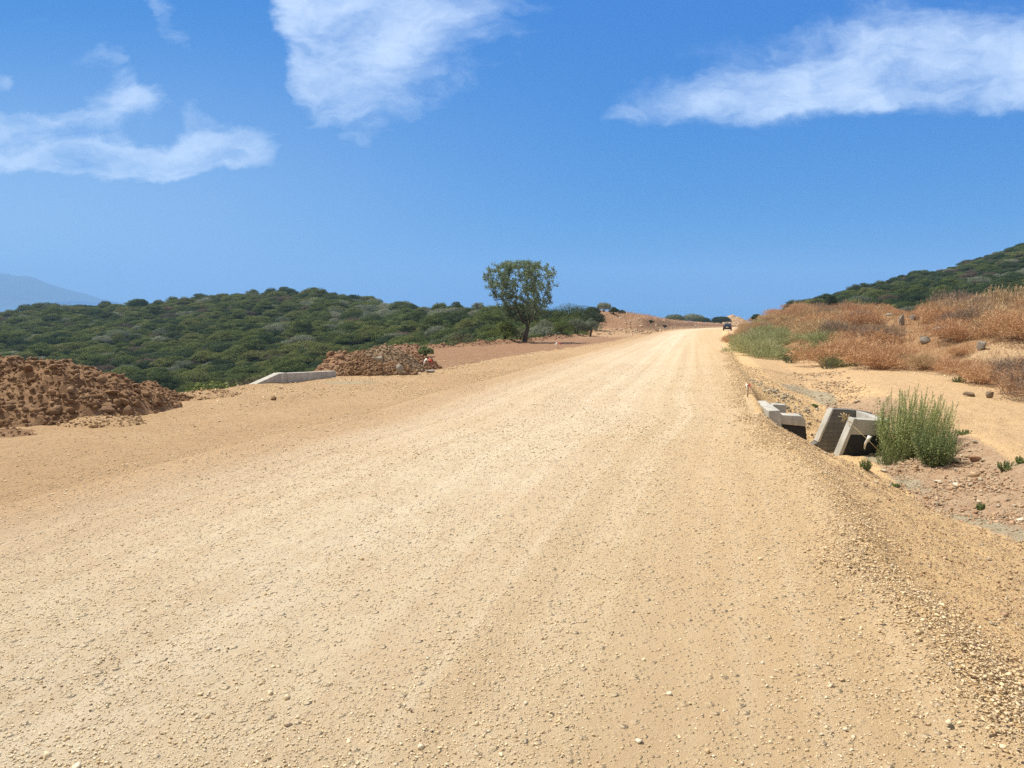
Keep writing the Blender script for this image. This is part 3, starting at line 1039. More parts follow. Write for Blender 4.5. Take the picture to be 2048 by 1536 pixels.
# stones down the side slope and in the ditch
n = 170000
Yg = scatter_y(n, 2.4, 30, 1.05, r_)
t = r_.uniform(0.3, 6.0, n)
w = np.where(t < 2.4, 0.75 + 0.35 * vnoise(Yg * 1.5, t * 2), np.where(t < 3.6, 0.75, (0.75 - 0.75 * sstep(3.6, 4.6, t)))) * np.where(t > 2.4, np.clip(0.55 + 0.9 * fbm(Yg * 0.9, t * 0.9, 1.0, 3), 0.1, 1), 1)
k_ = (r_.random(n) < w) & (ip(Yg, D_PTS) > 0.1)
Yg, t = Yg[k_], t[k_]
Xg = XR(Yg) + t
big = np.where((t > 2.4) & (t < 4.9), 1.30, 0.62)
sz = lognorm(len(Xg), 0.0125, 0.55, 0.005, 0.085, r_) * big * np.clip(Yg / 10.0, 0.8, 1.3)
k_ = ~((Yg > 13.0) & (Yg < 18.2) & (Xg < XR(Yg) + 2.6))
Xg, Yg, sz = Xg[k_], Yg[k_], sz[k_]
stuff('ditch_rubble', stone_mesh('ditch_rubble', Xg, Yg, sz, M['rubble'], 0.5, 0.12, 10, None, 0), 'mixed broken stone and clods lying in the roadside ditch', 'rubble')
# grey broken stone beside the culvert head
n = 520
p = hit(1556, 792)
Xg = p[0] + r_.normal(0, 0.45, n); Yg = p[1] + r_.normal(0, 1.3, n)
k_ = Xg > XR(Yg) + 0.25
Xg, Yg = Xg[k_], Yg[k_]
stuff('grey_broken_stone', stone_mesh('grey_broken_stone', Xg, Yg, lognorm(len(Xg), 0.028, 0.5, 0.012, 0.10, r_), M['greystone'], 0.6, 0.1, 12, None, 2), 'spill of grey broken stone beside the concrete culvert head', 'rubble')
# shoulder grit
n = 90000
Yg = scatter_y(n, 4.5, 40, 0.9, r_)
Xg = XE(Yg) + (XL(Yg) - XE(Yg)) * r_.random(n)
k_ = r_.random(n) < np.clip(0.5 + 0.7 * fbm(Xg, Yg, 0.6, 3), 0.12, 1)
Xg, Yg = Xg[k_], Yg[k_]
stuff('shoulder_grit', stone_mesh('shoulder_grit', Xg, Yg, lognorm(len(Xg), 0.0075, 0.55, 0.004, 0.05, r_) * np.clip(Yg / 14, .8, 1.5), M['flakes'], 0.55, 0.15, 13, None, 0), 'small tan stones strewn over the dirt shoulder', 'gravel')
# line of stones at the foot of the brush bank and edge line of shoulder
n = 2600
Yg = scatter_y(n, 18, 110, 1.0, r_)
Xg = XB(Yg) + r_.normal(-0.2, 0.35, n)
e_ = r_.random(n) < 0.5
Xg = np.where(e_, XS(Yg) + r_.normal(0.0, 0.18, n), Xg)
k_ = ~(e_ & (Yg < 24))
Xg, Yg = Xg[k_], Yg[k_]
stuff('edge_stones', stone_mesh('edge_stones', Xg, Yg, lognorm(len(Xg), 0.028, 0.5, 0.012, 0.12, r_), M['flakes'], 0.5, 0.2, 14), 'thin lines of pale stones along the margins of the dirt strips', 'gravel')
n = 2600
Yg = scatter_y(n, 26, 98, 0.9, r_)
Xg = XE(Yg) + r_.normal(0.1, 0.55, n)
stuff('berm_clods', stone_mesh('berm_clods', Xg, Yg, lognorm(len(Xg), 0.055, 0.55, 0.02, 0.22, r_), M['soil_red'], 0.65, 0.2, 15, None, 2), 'reddish clods along the low berm at the edge of the fill', 'clods')

# broken stone and dry grass on the bare mound beside the far road
n = 5200
Yg = r_.uniform(98, 235, n)
tl_ = r_.uniform(0.6, 16, n) ** 1.0
Xg = XL(Yg) - tl_
k_ = r_.random(n) < np.clip(0.4 + fbm(Xg, Yg, 0.25, 3), 0.05, 1) * np.where(tl_ < 6, 1.0, 0.35)
Xg, Yg = Xg[k_], Yg[k_]
stuff('mound_rubble', stone_mesh('mound_rubble', Xg, Yg, lognorm(len(Xg), 0.13, 0.55, 0.06, 0.5, r_), M['rubble'], 0.6, 0.25, 16), 'broken stone and clods on the cut face of the bare mound', 'rubble')

# ------------------------------------------------------------------ spoil heaps


def heap(name, label, peaks, mat, slope=0.62, noise=0.07, nclod=500, cl=(0.035, 0.5, 0.015, 0.13), seed=1, res=0.05, group='spoil heaps along the edge of the fill', cat='soil heap'):
    P = np.array([at(*p) for p in peaks])
    hmax = max(p[2] - Hs(p[0], p[1]) for p in P)
    R = hmax / slope + 0.5
    x0, x1 = P[:, 0].min() - R, P[:, 0].max() + R
    y0, y1 = P[:, 1].min() - R, P[:, 1].max() + R
    xs, ys = np.arange(x0, x1, res), np.arange(y0, y1, res)
    XX, YY = np.meshgrid(xs, ys)

    def top(X, Y):
        z = np.full(X.shape, -99.0)
        for i, p in enumerate(P):
            d = np.hypot(X - p[0], Y - p[1])
            d = d * (1 + 0.18 * vnoise(np.arctan2(Y - p[1], X - p[0]) * 1.6 + i * 3 + seed, seed * 1.7))
            c = p[2] + 0.06 - slope * (np.sqrt(d * d + 0.09) - 0.0) + 0.18 * slope
            z = smax(z, c, 0.12) if i else c
        return z + noise * fbm(X + seed * 5, Y, 1.7, 4, 0.6) + noise * 0.5 * np.abs(fbm(X, Y + seed, 6.0, 2))

    Z = top(XX, YY)
    G = H(XX, YY)
    Z = np.maximum(Z, G - 0.12)
    n, m = XX.shape
    idx = np.arange(n * m).reshape(n, m)
    F4 = np.stack([idx[:-1, :-1], idx[:-1, 1:], idx[1:, 1:], idx[1:, :-1]], -1).reshape(-1, 4)
    hi = (Z - G).reshape(-1) > -0.08
    F4 = F4[hi[F4].any(1)]
    used = np.unique(F4)
    remap = -np.ones(n * m, int); remap[used] = np.arange(len(used))
    V = np.stack([XX, YY, Z], -1).reshape(-1, 3)[used]
    base = np.array([P[:, 0].mean(), P[:, 1].mean(), Hs(P[:, 0].mean(), P[:, 1].mean())])
    o = add(name, mesh_from(name, V - base, remap[F4], None, [mat], False), None, base)
    tag(o, label, cat, group)
    rng = np.random.default_rng(seed)
    ok = np.argwhere((Z - G) > 0.0)
    w = rng.integers(0, len(ok), nclod)
    cx = xs[ok[w, 1]] + rng.uniform(-res, res, nclod); cy = ys[ok[w, 0]] + rng.uniform(-res, res, nclod)
    szs = lognorm(nclod, *cl, rng)
    # the larger clods roll to the foot
    cz = np.maximum(top(cx, cy), H(cx, cy))
    hrel = np.clip((cz - H(cx, cy)) / hmax, 0, 1)
    szs *= 1.25 - 0.5 * hrel
    cm = stone_mesh('clods', cx, cy, szs, mat, 0.75, 0.2, seed + 40, cz, 2, 0.6)
    co = np.empty(len(cm.vertices) * 3, dtype=np.float32)
    cm.vertices.foreach_get('co', co)
    cm.vertices.foreach_set('co', (co.reshape(-1, 3) - base).astype(np.float32).ravel())
    c = add('clods', cm, o)
    tag(c, kind='stuff')
    return o, top


big_heap, big_top = heap('soil_heap', 'largest brown soil heap, topped with rough clods, at the road shoulder', [(-70, 712, 14.0), (15, 716, 13.6), (80, 716, 13.4), (138, 724, 13.8), (158, 765, 13.6), (-160, 730, 14)], M['soil'], 0.66, 0.11, 15000,
                         (0.019, 0.68, 0.008, 0.085), 1, 0.035)
heap('soil_heap', 'small smooth brown heap tucked behind the foot of the largest heap', [(248, 767, 15.9), (286, 767, 15.9), (310, 780, 15.9)], M['soil'], 0.66, 0.05, 2600, (0.020, 0.5, 0.010, 0.06), 2, 0.035)
heap('soil_heap', 'rounded grey-brown heap standing highest of the cluster beside the low concrete wall', [(752, 690, 25.8), (770, 685, 25.8), (789, 691, 25.8)], M['soil_grey'], 1.0, 0.06, 2600, (0.022, 0.6, 0.010, 0.08), 3)
heap('soil_heap', 'pointed red-brown heap at the end of the low concrete wall', [(718, 706, 24.2), (709, 716, 24.0), (733, 716, 24.0)], M['soil'], 0.98, 0.06, 2200, (0.022, 0.6, 0.010, 0.08), 4)
heap('soil_heap', 'low lumpy brown heap with a slab of grey rock on it', [(790, 719, 24.0), (765, 729, 23.7), (800, 728, 23.9), (778, 721, 24.3)], M['soil'], 1.05, 0.08, 2400, (0.024, 0.6, 0.010, 0.10), 5)
heap('soil_heap', 'small reddish heap half hidden behind the lumpy brown one', [(818, 698, 27.5), (830, 705, 27.3), (838, 712, 27.5)], M['soil_red'], 1.0, 0.06, 700, (0.035, 0.5, 0.015, 0.09), 6)
heap('soil_spill', 'low spill of tan clods on the shoulder in front of the largest heap', [(165, 842, 12.15), (205, 838, 12.3), (235, 843, 12.1)], M['shoulder'], 0.30, 0.03, 420, (0.020, 0.45, 0.01, 0.05), 7, 0.03, None, 'soil')
heap('soil_spill', 'tiny patch of dark clods on the shoulder below the largest heap', [(5, 868, 10.95), (22, 870, 10.9)], M['soil'], 0.30, 0.02, 120, (0.020, 0.45, 0.01, 0.05), 8, 0.03, None, 'soil')
heap('soil_spill', 'low ridge of orange clods at the lip of the fill beside the smallest brown heap', [(385, 792, 16.3), (405, 788, 16.6), (430, 786, 16.9)], M['shoulder'], 0.34, 0.03, 300, (0.022, 0.45, 0.01, 0.06), 9, 0.03, None, 'soil')


def lone_rock(name, label, pos, size, mat, seed, flat=0.7, rotz=0.0, cat='boulder', group=None, cuts=9, sink=0.25, sub=3):
    rng = np.random.default_rng(seed)
    bm = bmesh.new()
    hv, hf = hull_stone(rng, 16, flat)
    vs_ = [bm.verts.new(v) for v in hv]
    for f in hf: bm.faces.new([vs_[q] for q in f])
    bmesh.ops.dissolve_limit(bm, angle_limit=radians(8), verts=bm.verts, edges=bm.edges)
    bmesh.ops.bevel(bm, geom=list(bm.edges), offset=0.07, segments=2, affect='EDGES', profile=0.5)
    bmesh.ops.triangulate(bm, faces=bm.faces)
    bmesh.ops.subdivide_edges(bm, edges=[e for e in bm.edges if e.calc_length() > 0.25], cuts=2, use_grid_fill=True)
    bmesh.ops.triangulate(bm, faces=bm.faces)
    bm.verts.index_update()
    V = np.array([v.co[:] for v in bm.verts]); F = np.array([[v.index for v in f.verts] for f in bm.faces])
    bm.free()
    V = V * size
    V = V * (1 + 0.07 * fbm(V[:, 0] * 3 / size, V[:, 1] * 3 / size + V[:, 2] * 2 / size, 1.0, 3))[:, None]
    me = mesh_from(name, V - np.array([0, 0, V[:, 2].min() * (1 - sink)]), None, F, [mat])
    o = add(name, me, None, pos, rotz)
    return tag(o, label, cat, group)


# large clods resting on the biggest heap: one mesh each, copied
rc = np.random.default_rng(33)
protos = []
cnt = 0
while cnt < 34:
    px, py = rc.uniform(-10, 300), rc.uniform(706, 862)
    r = ray(px, py)
    ts = np.linspace(11, 17, 400)
    Xr, Yr, Zr = r[0] * ts, r[1] * ts, EYE + r[2] * ts
    tz = np.maximum(big_top(Xr, Yr), H(Xr, Yr))
    hitm = Zr < tz
    if not hitm.any(): continue
    i = int(np.argmax(hitm))
    hgt = big_top(Xr[i:i + 1], Yr[i:i + 1])[0] - Hs(Xr[i], Yr[i])
    if hgt < -0.05: continue
    s = float(np.clip(rc.lognormal(math.log(0.075), 0.32), 0.05, 0.17)) * (1.15 if hgt < 0.4 else 0.9)
    pos = (Xr[i], Yr[i], float(tz[i]))
    if len(protos) < 7:
        o = lone_rock('earth_clod', None, pos, 1.0, M['soil'], 60 + cnt, 0.8, 0, 'clod', None, 8, 0.45, 2)
        protos.append(o)
    else:
        o = dup(protos[cnt % 7], pos)
    s *= 0.82
    o.scale = (s, s * rc.uniform(.8, 1.1), s * rc.uniform(.7, 1.0))
    o.rotation_euler = (0, 0, rc.uniform(0, 6.28))
    tag(o, 'rough brown earth clod lying on the largest soil heap', 'clod', 'clods on the largest soil heap')
    cnt += 1

for nm, lab, px, py, w, mat, sd, fl, dY, cat in [
    ('boulder', 'rounded brown boulder alone on the dirt track edge', 1937, 793, 20, 'rock_brown', 1, 0.62, None, 'boulder'),
    ('boulder', 'wedge shaped grey-brown boulder beside the dry brush at the track edge', 1979, 796, 22, 'rock_brown', 2, 0.8, None, 'boulder'),
    ('boulder', 'upright pale grey boulder on the brush bank, paired with a darker one', 1803, 650, 18, 'rock_grey', 3, 1.1, None, 'boulder'),
    ('boulder', 'dark blue-grey boulder next to the upright pale one on the brush bank', 1829, 640, 19, 'rock_dark', 4, 0.7, None, 'boulder'),
    ('boulder', 'flat cracked grey outcrop rock in the middle of the brush bank', 1874, 678, 28, 'rock_grey', 5, 0.35, None, 'boulder'),
    ('boulder', 'pointed grey rock below the flat cracked outcrop', 1849, 688, 22, 'rock_grey', 6, 0.6, None, 'boulder'),
    ('boulder', 'grey boulder half buried beside a sandy scar in the brush', 1961, 702, 22, 'rock_grey', 7, 0.9, None, 'boulder'),
    ('boulder', 'small grey boulder in the dry brush uphill of the paired boulders', 1778, 637, 14, 'rock_grey', 12, 0.6, None, 'boulder'),
    ('rock_slab', 'grey rock slab leaning on the low lumpy soil heap', 800, 746, 17, 'rock_grey', 8, 1.35, -0.35, 'rock'),
    ('rock_slab', 'pale grey rock wedged between the grey-brown and lumpy heaps', 758, 724, 22, 'rock_grey', 9, 0.55, -0.1, 'rock'),
    ('rock_slab', 'small pale rock at the foot of the stake with red and white tape', 838, 744, 9, 'rock_grey', 10, 0.6, None, 'rock'),
    ('rock_slab', 'low whitish rock slab behind the stake with red and white tape', 862, 745, 24, 'rock_grey', 14, 0.3, None, 'rock'),
    ('earth_clod', 'single brown clod alone on the tan shoulder before the concrete wall', 548, 800, 13, 'soil', 11, 0.7, None, 'clod'),
    ('stone_block', 'tilted pale stone with a dark shadowed side in the ditch', 1912, 972, 17, 'rock_pale', 15, 0.45, None, 'stone'),
    ('stone_block', 'flat whitish stone near the green shrub in the ditch', 1876, 965, 20, 'rock_pale', 16, 0.3, None, 'stone'),
    ('stone_block', 'small white stone below the bushy green plant', 1910, 942, 8, 'rock_pale', 17, 0.8, None, 'stone'),
    ('stone_block', 'whitish stone at the far margin of the ditch rubble', 2040, 1042, 20, 'rock_pale', 18, 0.4, None, 'stone'),
    ('stone_block', 'reddish stone slab propped above the ditch rubble', 1950, 922, 22, 'rock_red', 19, 0.5, None, 'stone'),
    ('stone_block', 'pale stone at the foot of the culvert beside the grey silt', 1766, 942, 12, 'rock_pale', 20, 0.4, None, 'stone'),
]:
    if mat not in M:
        pal = {'rock_brown': (0.21, 0.155, 0.105), 'rock_grey': (0.27, 0.245, 0.205), 'rock_dark': (0.12, 0.125, 0.125), 'rock_pale': (0.58, 0.52, 0.42), 'rock_red': (0.27, 0.16, 0.10)}[mat]
        M[mat] = plain_material(mat, pal, 0.9, 0.15, 0, 9, 0.62)
    p = hit(px, py)
    if dY is not None:
        Y = p[1] + dY
        p = at(px, py, 23.5 + dY)
    s = w * p[1] / F_PX / 2 / 0.85
    lone_rock(nm, lab, p, s, M[mat], sd + 100, fl, random.uniform(0, 6), cat, None, 8, 0.2)

# ------------------------------------------------------------------ low concrete wall on the far shoulder


def wall_run(pts, thick, base_drop, mat, name, parent, org):
    """Wall along points (x, y, ztop), thickness to the valley side."""
    b = Bag()
    P = np.array(pts)
    for i in range(len(P) - 1):
        a, c = P[i], P[i + 1]
        d = (c - a)[:2]; d /= np.linalg.norm(d)
        nrm = np.array([-d[1], d[0], 0.0])
        lo = lambda q: np.array([q[0], q[1], Hs(q[0], q[1]) - base_drop])
        b.prism([a - org, c - org, lo(c) - org, lo(a) - org], nrm * thick)
    me = b.build(name, [mat])
    bevel_mesh(me, 0.012, 2)
    return add(name, me, parent)


A, B_, C_, D_ = at(492, 777, 19.0), at(560, 746.5, 20.1), at(574, 745.5, 20.35), at(672, 742, 22.9)
wt = add('concrete_wall', None, None, (B_[0], B_[1], Hs(B_[0], B_[1])))
tag(wt, 'low weathered concrete wall with a sloping end at the edge of the fill', 'wall')
org = np.array(wt.location)
wall_run([A, B_], 0.22, 0.5, M['concrete_old2'] if 'concrete_old2' in M else M['concrete'], 'sloping_end', wt, org)
wall_run([B_ + [0.004, 0.004, -0.004], C_], 0.26, 0.5, M['concrete'], 'joint_pier', wt, org)
wall_run([C_ + [0.012, 0.02, -0.012], D_], 0.22, 0.5, M['concrete'], 'straight_wall', wt, org)

# ------------------------------------------------------------------ culvert in the ditch


def slab(name, quad, vec, mat, parent, org, bev=0.012):
    b = Bag()
    b.prism([np.asarray(q) - org for q in quad], vec)
    me = b.build(name, [mat])
    bevel_mesh(me, bev, 2)
    return add(name, me, parent)


# upstream head: a wing along the road edge, a cross wall and a small return
oA = np.array([5.0, 14.6, Hs(5.0, 14.6)])
hw = add('culvert_inlet', None, None, oA)
tag(hw, 'stepped concrete culvert head set into the road edge, its lower face black', 'culvert')
a1, a2 = at(1510, 801.5, 16.0), at(1537, 821.5, 14.1)
nrm = np.array([0.24, 0.06, 0])
slab('wing_wall', [a1, a2, a2 + [0.05, -0.12, -0.62], a1 + [0, 0, -0.75]], nrm, M['concrete'], hw, oA)
c1, c2 = at(1551, 829, 14.15), at(1604, 832, 14.15)
slab('cross_wall', [c1, c2, c2 + [0.06, -0.02, -0.07], c2 + [0.085, -0.02, -0.20], c1 + [-0.02, -0.02, -0.17]], (0.03, 0.30, 0.0), M['concrete'], hw, oA)
e1, e2 = c1 + [-0.02, 0.012, -0.166], c2 + [0.083, 0.012, -0.197]
slab('black_base', [e1, e2, e2 + [0.09, 0, -0.62], e1 + [0.0, 0, -0.75]], (0.03, 0.27, 0.0), M['bitumen'], hw, oA)
r1, r2 = at(1546, 808.5, 15.0), at(1573, 810, 15.0)
slab('return_wall', [r1, r2, r2 + [0.03, 0, -0.7], r1 + [0.0, 0, -0.7]], (0.02, 0.22, 0.0), M['concrete'], hw, oA)

# downstream box: two parallel walls with raking ends, joined at the far end
oB = np.array([7.6, 16.6, Hs(7.6, 16.6)])
cb = add('culvert_box', None, None, oB)
tag(cb, 'open concrete culvert box with raking walls and a black coated face beside the green shrub', 'culvert')
YW1, YW2 = 17.9, 15.9
w1 = [at(1668, 818, YW1), at(1713, 820.5, YW1), at(1745, 826, YW1), at(1752, 915, YW1), at(1618, 905, YW1), at(1624, 890, YW1), at(1639, 884, YW1)]
slab('back_wall', w1, (0.0, 0.25, 0.0), M['concrete_old'], cb, oB)
b = Bag()      # pale raking edge of the back wall
q = [at(1665, 817.5, YW1), at(1668, 818, YW1) + [0, 0, 0], at(1639.5, 884, YW1), at(1635, 884, YW1)]
slab('raking_edge', [p_ + np.array([0, -0.008, 0.006]) for p_ in q], (0.0, 0.262, 0.0), M['concrete'], cb, oB, 0.004)
w2 = [at(1712, 838, YW2), at(1773, 842, YW2), at(1776, 872, YW2), at(1699, 869, YW2)]
slab('front_wall', w2, (0.0, 0.24, 0.0), M['concrete'], cb, oB)
w2b = [at(1699, 869.4, YW2) + [0, 0.006, 0], at(1776, 872.4, YW2) + [0, 0.006, 0], at(1776, 922, YW2) + [0, 0.006, 0], at(1680, 918, YW2) + [0, 0.006, 0]]
slab('black_face', w2b, (0.0, 0.22, 0.0), M['bitumen'], cb, oB)
q = [at(1708, 837.3, YW2), at(1713.5, 838, YW2), at(1682.5, 916, YW2), at(1675.5, 915, YW2)]
slab('raking_edge', [p_ + np.array([0, -0.012, 0.006]) for p_ in q], (0.0, 0.262, 0.0), M['concrete'], cb, oB, 0.004)
s1_, s2_, s3_, s4_ = at(1711, 820.2, YW1 + 0.06), at(1722, 822, YW1 + 0.25), at(1780, 838.5, YW2 + 0.24), at(1760, 839.5, YW2 + 0.06)
slab('end_wall', [s1_, s2_, s3_, s4_], (0, 0, -1.1), M['concrete'], cb, oB)

# dry stalk and a pale rag caught on the culvert box
b = Bag()
p0, p1 = at(1706, 852, 15.3), at(1776, 921, 15.0)
b.tube([p1 - p1, (p0 - p1) * 0.5 + [0, 0, 0.02], p0 - p1], [0.007, 0.006, 0.004], 5)
p2 = at(1687, 833, 15.4)
b.tube([p0 - p1, (p2 - p1) * 0.98 + [0.02, 0, 0.01], p2 - p1], [0.004, 0.003, 0.002], 4)
rs = np.random.default_rng(4)
for i in range(26):
    q = (p2 - p1) * rs.uniform(0.86, 1.03)
    b.tube([q, q + rs.normal(0, 0.05, 3)], [0.003, 0.008], 4)
M['straw'] = plain_material("dry_straw", (0.48, 0.37, 0.20), 0.8, 0.1)
tag(add('dry_stalk', b.build('dry_stalk', [M['straw']]), None, p1), 'single dry straw coloured stalk leaning across the black culvert face', 'plant')
b = Bag()
pts = [at(1741, 872, 15.75), at(1735, 880, 15.7), at(1731, 888, 15.75), at(1728, 898, 15.8)]
Vr = []
for i, p in enumerate(pts):
    wv = [0.05, 0.035, 0.025, 0.012][i]
    Vr += [p - pts[3] + [-wv, 0.01 * (-1) ** i, 0.01], p - pts[3] + [0, -0.02, 0], p - pts[3] + [wv, 0.012 * (-1) ** i, -0.008]]
b.put(Vr, [(3 * i + j, 3 * i + j + 1, 3 * i + j + 4, 3 * i + j + 3) for i in range(3) for j in range(2)])
rag = add('rag', b.build('rag', [M['tape_white']], True), None, pts[3])
mod = rag.modifiers.new('thick', 'SOLIDIFY'); mod.thickness = 0.006
tag(rag, 'small pale rag hanging on the black culvert face', 'rag')

# ------------------------------------------------------------------ survey stakes with tape


def stake(px, py, hpx, label, red=True, tail=1.0, Y=None):
    p = hit(px, py) if Y is None else at(px, py, Y)
    h = hpx * p[1] / F_PX
    o = add('survey_stake', None, None, p)
    tag(o, label, 'stake', 'survey stakes along the road')
    b = Bag()
    b.tube([(0, 0, -0.1), (0.005, 0, h * 0.5), (0.012, 0.004, h)], [0.013, 0.012, 0.010], 6)
    add('pole', b.build('pole', [M['wood']]), o)
    rng = np.random.default_rng(int(px))
    for nm, mt, sgn in (('red_tape', M['tape_red'], 1), ('white_tape', M['tape_white'], -1)):
        b = Bag()
        for j in range(3):
            a = rng.uniform(-0.5, 0.9) if sgn > 0 else rng.uniform(-0.9, 0.3)
            L = h * rng.uniform(0.2, 0.36) * tail
            Vv = []
            for s in range(6):
                f = s / 5
                c = np.array([sgn * L * f * cos(a), 0.03 * sin(3 * f + j), h * (0.97 - 0.06 * j) + L * (0.25 * sin(pi * f) - 0.35 * f * f) * (1 + 0.4 * j) * (1 if sgn > 0 else 1.4)])
                wv = np.array([0, 0.008, 0.013])
                Vv += [c - wv, c + wv]
            b.put(Vv, [(2 * s, 2 * s + 1, 2 * s + 3, 2 * s + 2) for s in range(5)])
        t_ = add(nm, b.build(nm, [mt], True), o)
        md = t_.modifiers.new('thick', 'SOLIDIFY'); md.thickness = 0.003
    return o


stake(856, 750, 31, 'survey stake with fluttering red and white tape beside the lumpy soil heap')
stake(1116, 700, 13, 'survey stake with pale tape below the lone tree', tail=1.6)
stake(1264, 677, 9, 'tiny survey stake at the dirt strip beyond the lone tree', tail=0.8)
stake(1214, 677, 5, 'short survey stake marked with tape far along the dirt strip', tail=2.0)
stake(1495, 795, 26, 'survey stake with red and white tape in the stone ridge above the culvert head', tail=0.7)

# ------------------------------------------------------------------ foliage
GREEN = [(0.0, (0.058, 0.078, 0.024)), (0.3, (0.092, 0.122, 0.034)), (0.6, (0.122, 0.155, 0.043)), (0.85, (0.150, 0.172, 0.052)), (1.0, (0.180, 0.172, 0.068))]
OLIVE = [(0.0, (0.13, 0.155, 0.098)), (0.5, (0.19, 0.215, 0.148)), (1.0, (0.26, 0.280, 0.200))]
BROWNG = [(0.0, (0.082, 0.070, 0.052)), (0.5, (0.120, 0.096, 0.072)), (1.0, (0.155, 0.115, 0.084))]
M['leaf_green'] = leaf_material("scrub_green", GREEN, 0.22, 0.15)
M['leaf_olive'] = leaf_material("scrub_olive", OLIVE, 0.22, 0.15)
M['leaf_brown'] = leaf_material("scrub_brown", BROWNG, 0.22, 0.15)
M['leaf_dark'] = leaf_material("scrub_dark", [(0.0, (0.028, 0.042, 0.022)), (0.5, (0.045, 0.066, 0.030)), (1.0, (0.070, 0.095, 0.042))])


def leaves(b, P, Nn, size, rng, asp=0.6, curl=0.0):
    """Leaf quads at P facing roughly Nn."""
    n = len(P)
    Nn = Nn + rng.normal(0, 0.55, (n, 3))
    Nn /= np.linalg.norm(Nn, axis=1)[:, None] + 1e-9
    t = np.cross(Nn, rng.normal(size=(n, 3)))
    t /= np.linalg.norm(t, axis=1)[:, None] + 1e-9
    u = np.cross(Nn, t)
    s = (size * rng.uniform(0.6, 1.35, n))[:, None]
    V = np.stack([P - t * s * 0.5, P + u * s * 0.5 * asp, P + t * s * 0.5, P - u * s * 0.5 * asp], 1).reshape(-1, 3)
    b.put(V, np.arange(4 * n).reshape(n, 4))


def crown(b, rng, w, d, h, z0, nl, per, leaf, lobe=(0.55, 0.95), flat=0.65, asp=0.65, hollow=0.75, dome=1.0):
    for i in range(nl):
        a, r = rng.uniform(0, 2 * pi), sqrt(rng.uniform(0, 1)) * 0.82
        lr = rng.uniform(*lobe) * (w / 4.5)
        top = sqrt(max(0, 1 - (r * dome) ** 2))
        zc = z0 + (h - lr * flat) * top * (rng.uniform(0.35, 1.0) ** 0.5)
        c = np.array([r * cos(a) * (w / 2 - lr * 0.5), r * sin(a) * (d / 2 - lr * 0.5), zc])
        D = rng.normal(size=(per, 3))
        D[:, 2] = np.abs(D[:, 2]) * 1.0 - 0.25
        D /= np.linalg.norm(D, axis=1)[:, None]
        P = c + D * (lr * rng.uniform(hollow, 1.06, per))[:, None] * np.array([1, 1, flat])
        P[:, 2] = np.maximum(P[:, 2], 0.02)
        leaves(b, P, D + [0, 0, 0.3], np.full(per, leaf), rng, asp)


def shrub_mesh(name, seed, mat, w=4.5, h=2.6, nl=30, per=75, leaf=0.20, flat=0.62):
    rng = np.random.default_rng(seed)
    b = Bag()
    crown(b, rng, w, w * 0.95, h, 0.0, nl, per, leaf, flat=flat)
    for i in range(7):          # a few stems
        a = rng.uniform(0, 2 * pi)
        r = rng.uniform(0.2, 0.6) * w / 2
        b.tube([(0.1 * cos(a), 0.1 * sin(a), -0.3), (r * 0.5 * cos(a), r * 0.5 * sin(a), h * 0.4), (r * cos(a), r * sin(a), h * 0.75)], [0.06, 0.045, 0.02], 4, False)
    return b.build(name, [mat])


def poisson(x0, x1, y0, y1, spacing, rng):
    """Jittered grid whose spacing grows with distance."""
    out = []
    y = y0
    while y < y1:
        s = spacing(y)
        xs = np.arange(x0(y), x1(y), s)
        out.append(np.stack([xs + rng.uniform(-0.48, 0.48, len(xs)) * s, y + rng.uniform(-0.48, 0.48, len(xs)) * s], 1))
        y += s * 0.86
    return np.concatenate(out)


def project(X, Y, Z):
    dz = Z - EYE
    f = Y * cos(PITCH) - dz * sin(PITCH)
    v = Y * sin(PITCH) + dz * cos(PITCH)
    return CX + F_PX * X / f, CY - F_PX * v / f


def visible(X, Y, Ztop, steps=60):
    """True where the line of sight from the photographer to the point clears the ground."""
    ok = np.ones(len(X), bool)
    for f in np.linspace(0.05, 0.985, steps):
        ok &= (EYE + (Ztop - EYE) * f) > H(X * f, Y * f, False) - 0.3
    return ok


rf = np.random.default_rng(77)
PL = poisson(lambda y: -1.02 * y - 10, lambda y: 0.16 * y + 4, 22, 318, lambda y: 1.9 + y * 0.0054, rf)
XLp, YLp = PL[:, 0], PL[:, 1]
te = XE(YLp) - XLp
pxl = CX + F_PX * XLp / YLp
keep = (te > np.where((pxl > 1040) & (YLp > 60), 2.2, 4.5)) & (YLp < ip(pxl, DIST_L) + 14)
for s, p in SANDP.items():
    keep &= ((XLp - p[0]) / 3.6) ** 2 + ((YLp - p[1]) / 4.2) ** 2 > 1
PL = PL[keep]
ZL = H(PL[:, 0], PL[:, 1])
keep = visible(PL[:, 0], PL[:, 1], ZL + 3.2)
PL, ZL = PL[keep], ZL[keep]
PR = poisson(lambda y: 0.28 * y, lambda y: 0.86 * y + 8, 62, 300, lambda y: 2.4 + y * 0.0065, rf)
t2 = PR[:, 0] - XB(PR[:, 1])
keep = (t2 > ip(PR[:, 1], [(60, 26), (115, 12)]))
PR = PR[keep]
ZR = H(PR[:, 0], PR[:, 1])
keep = visible(PR[:, 0], PR[:, 1], ZR + 3.2)
PR, ZR = PR[keep], ZR[keep]


def kinds(P, rng, brown=0.05, olive=0.05):
    n = len(P)
    f = fbm(P[:, 0], P[:, 1], 0.035, 3)
    r = rng.random(n)
    k = np.zeros(n, int)
    k[r < brown + 0.14 * np.clip(f, 0, 1)] = 2
    k[(r > 1 - olive - 0.12 * np.clip(-f, 0, 1))] = 1
    return k


KL, KR = kinds(PL, rf), kinds(PR, rf, 0.10, 0.04)
KL[(KL == 0) & (rf.random(len(KL)) < 0.20)] = 3
KR[(KR == 0) & (rf.random(len(KR)) < 0.72)] = 3
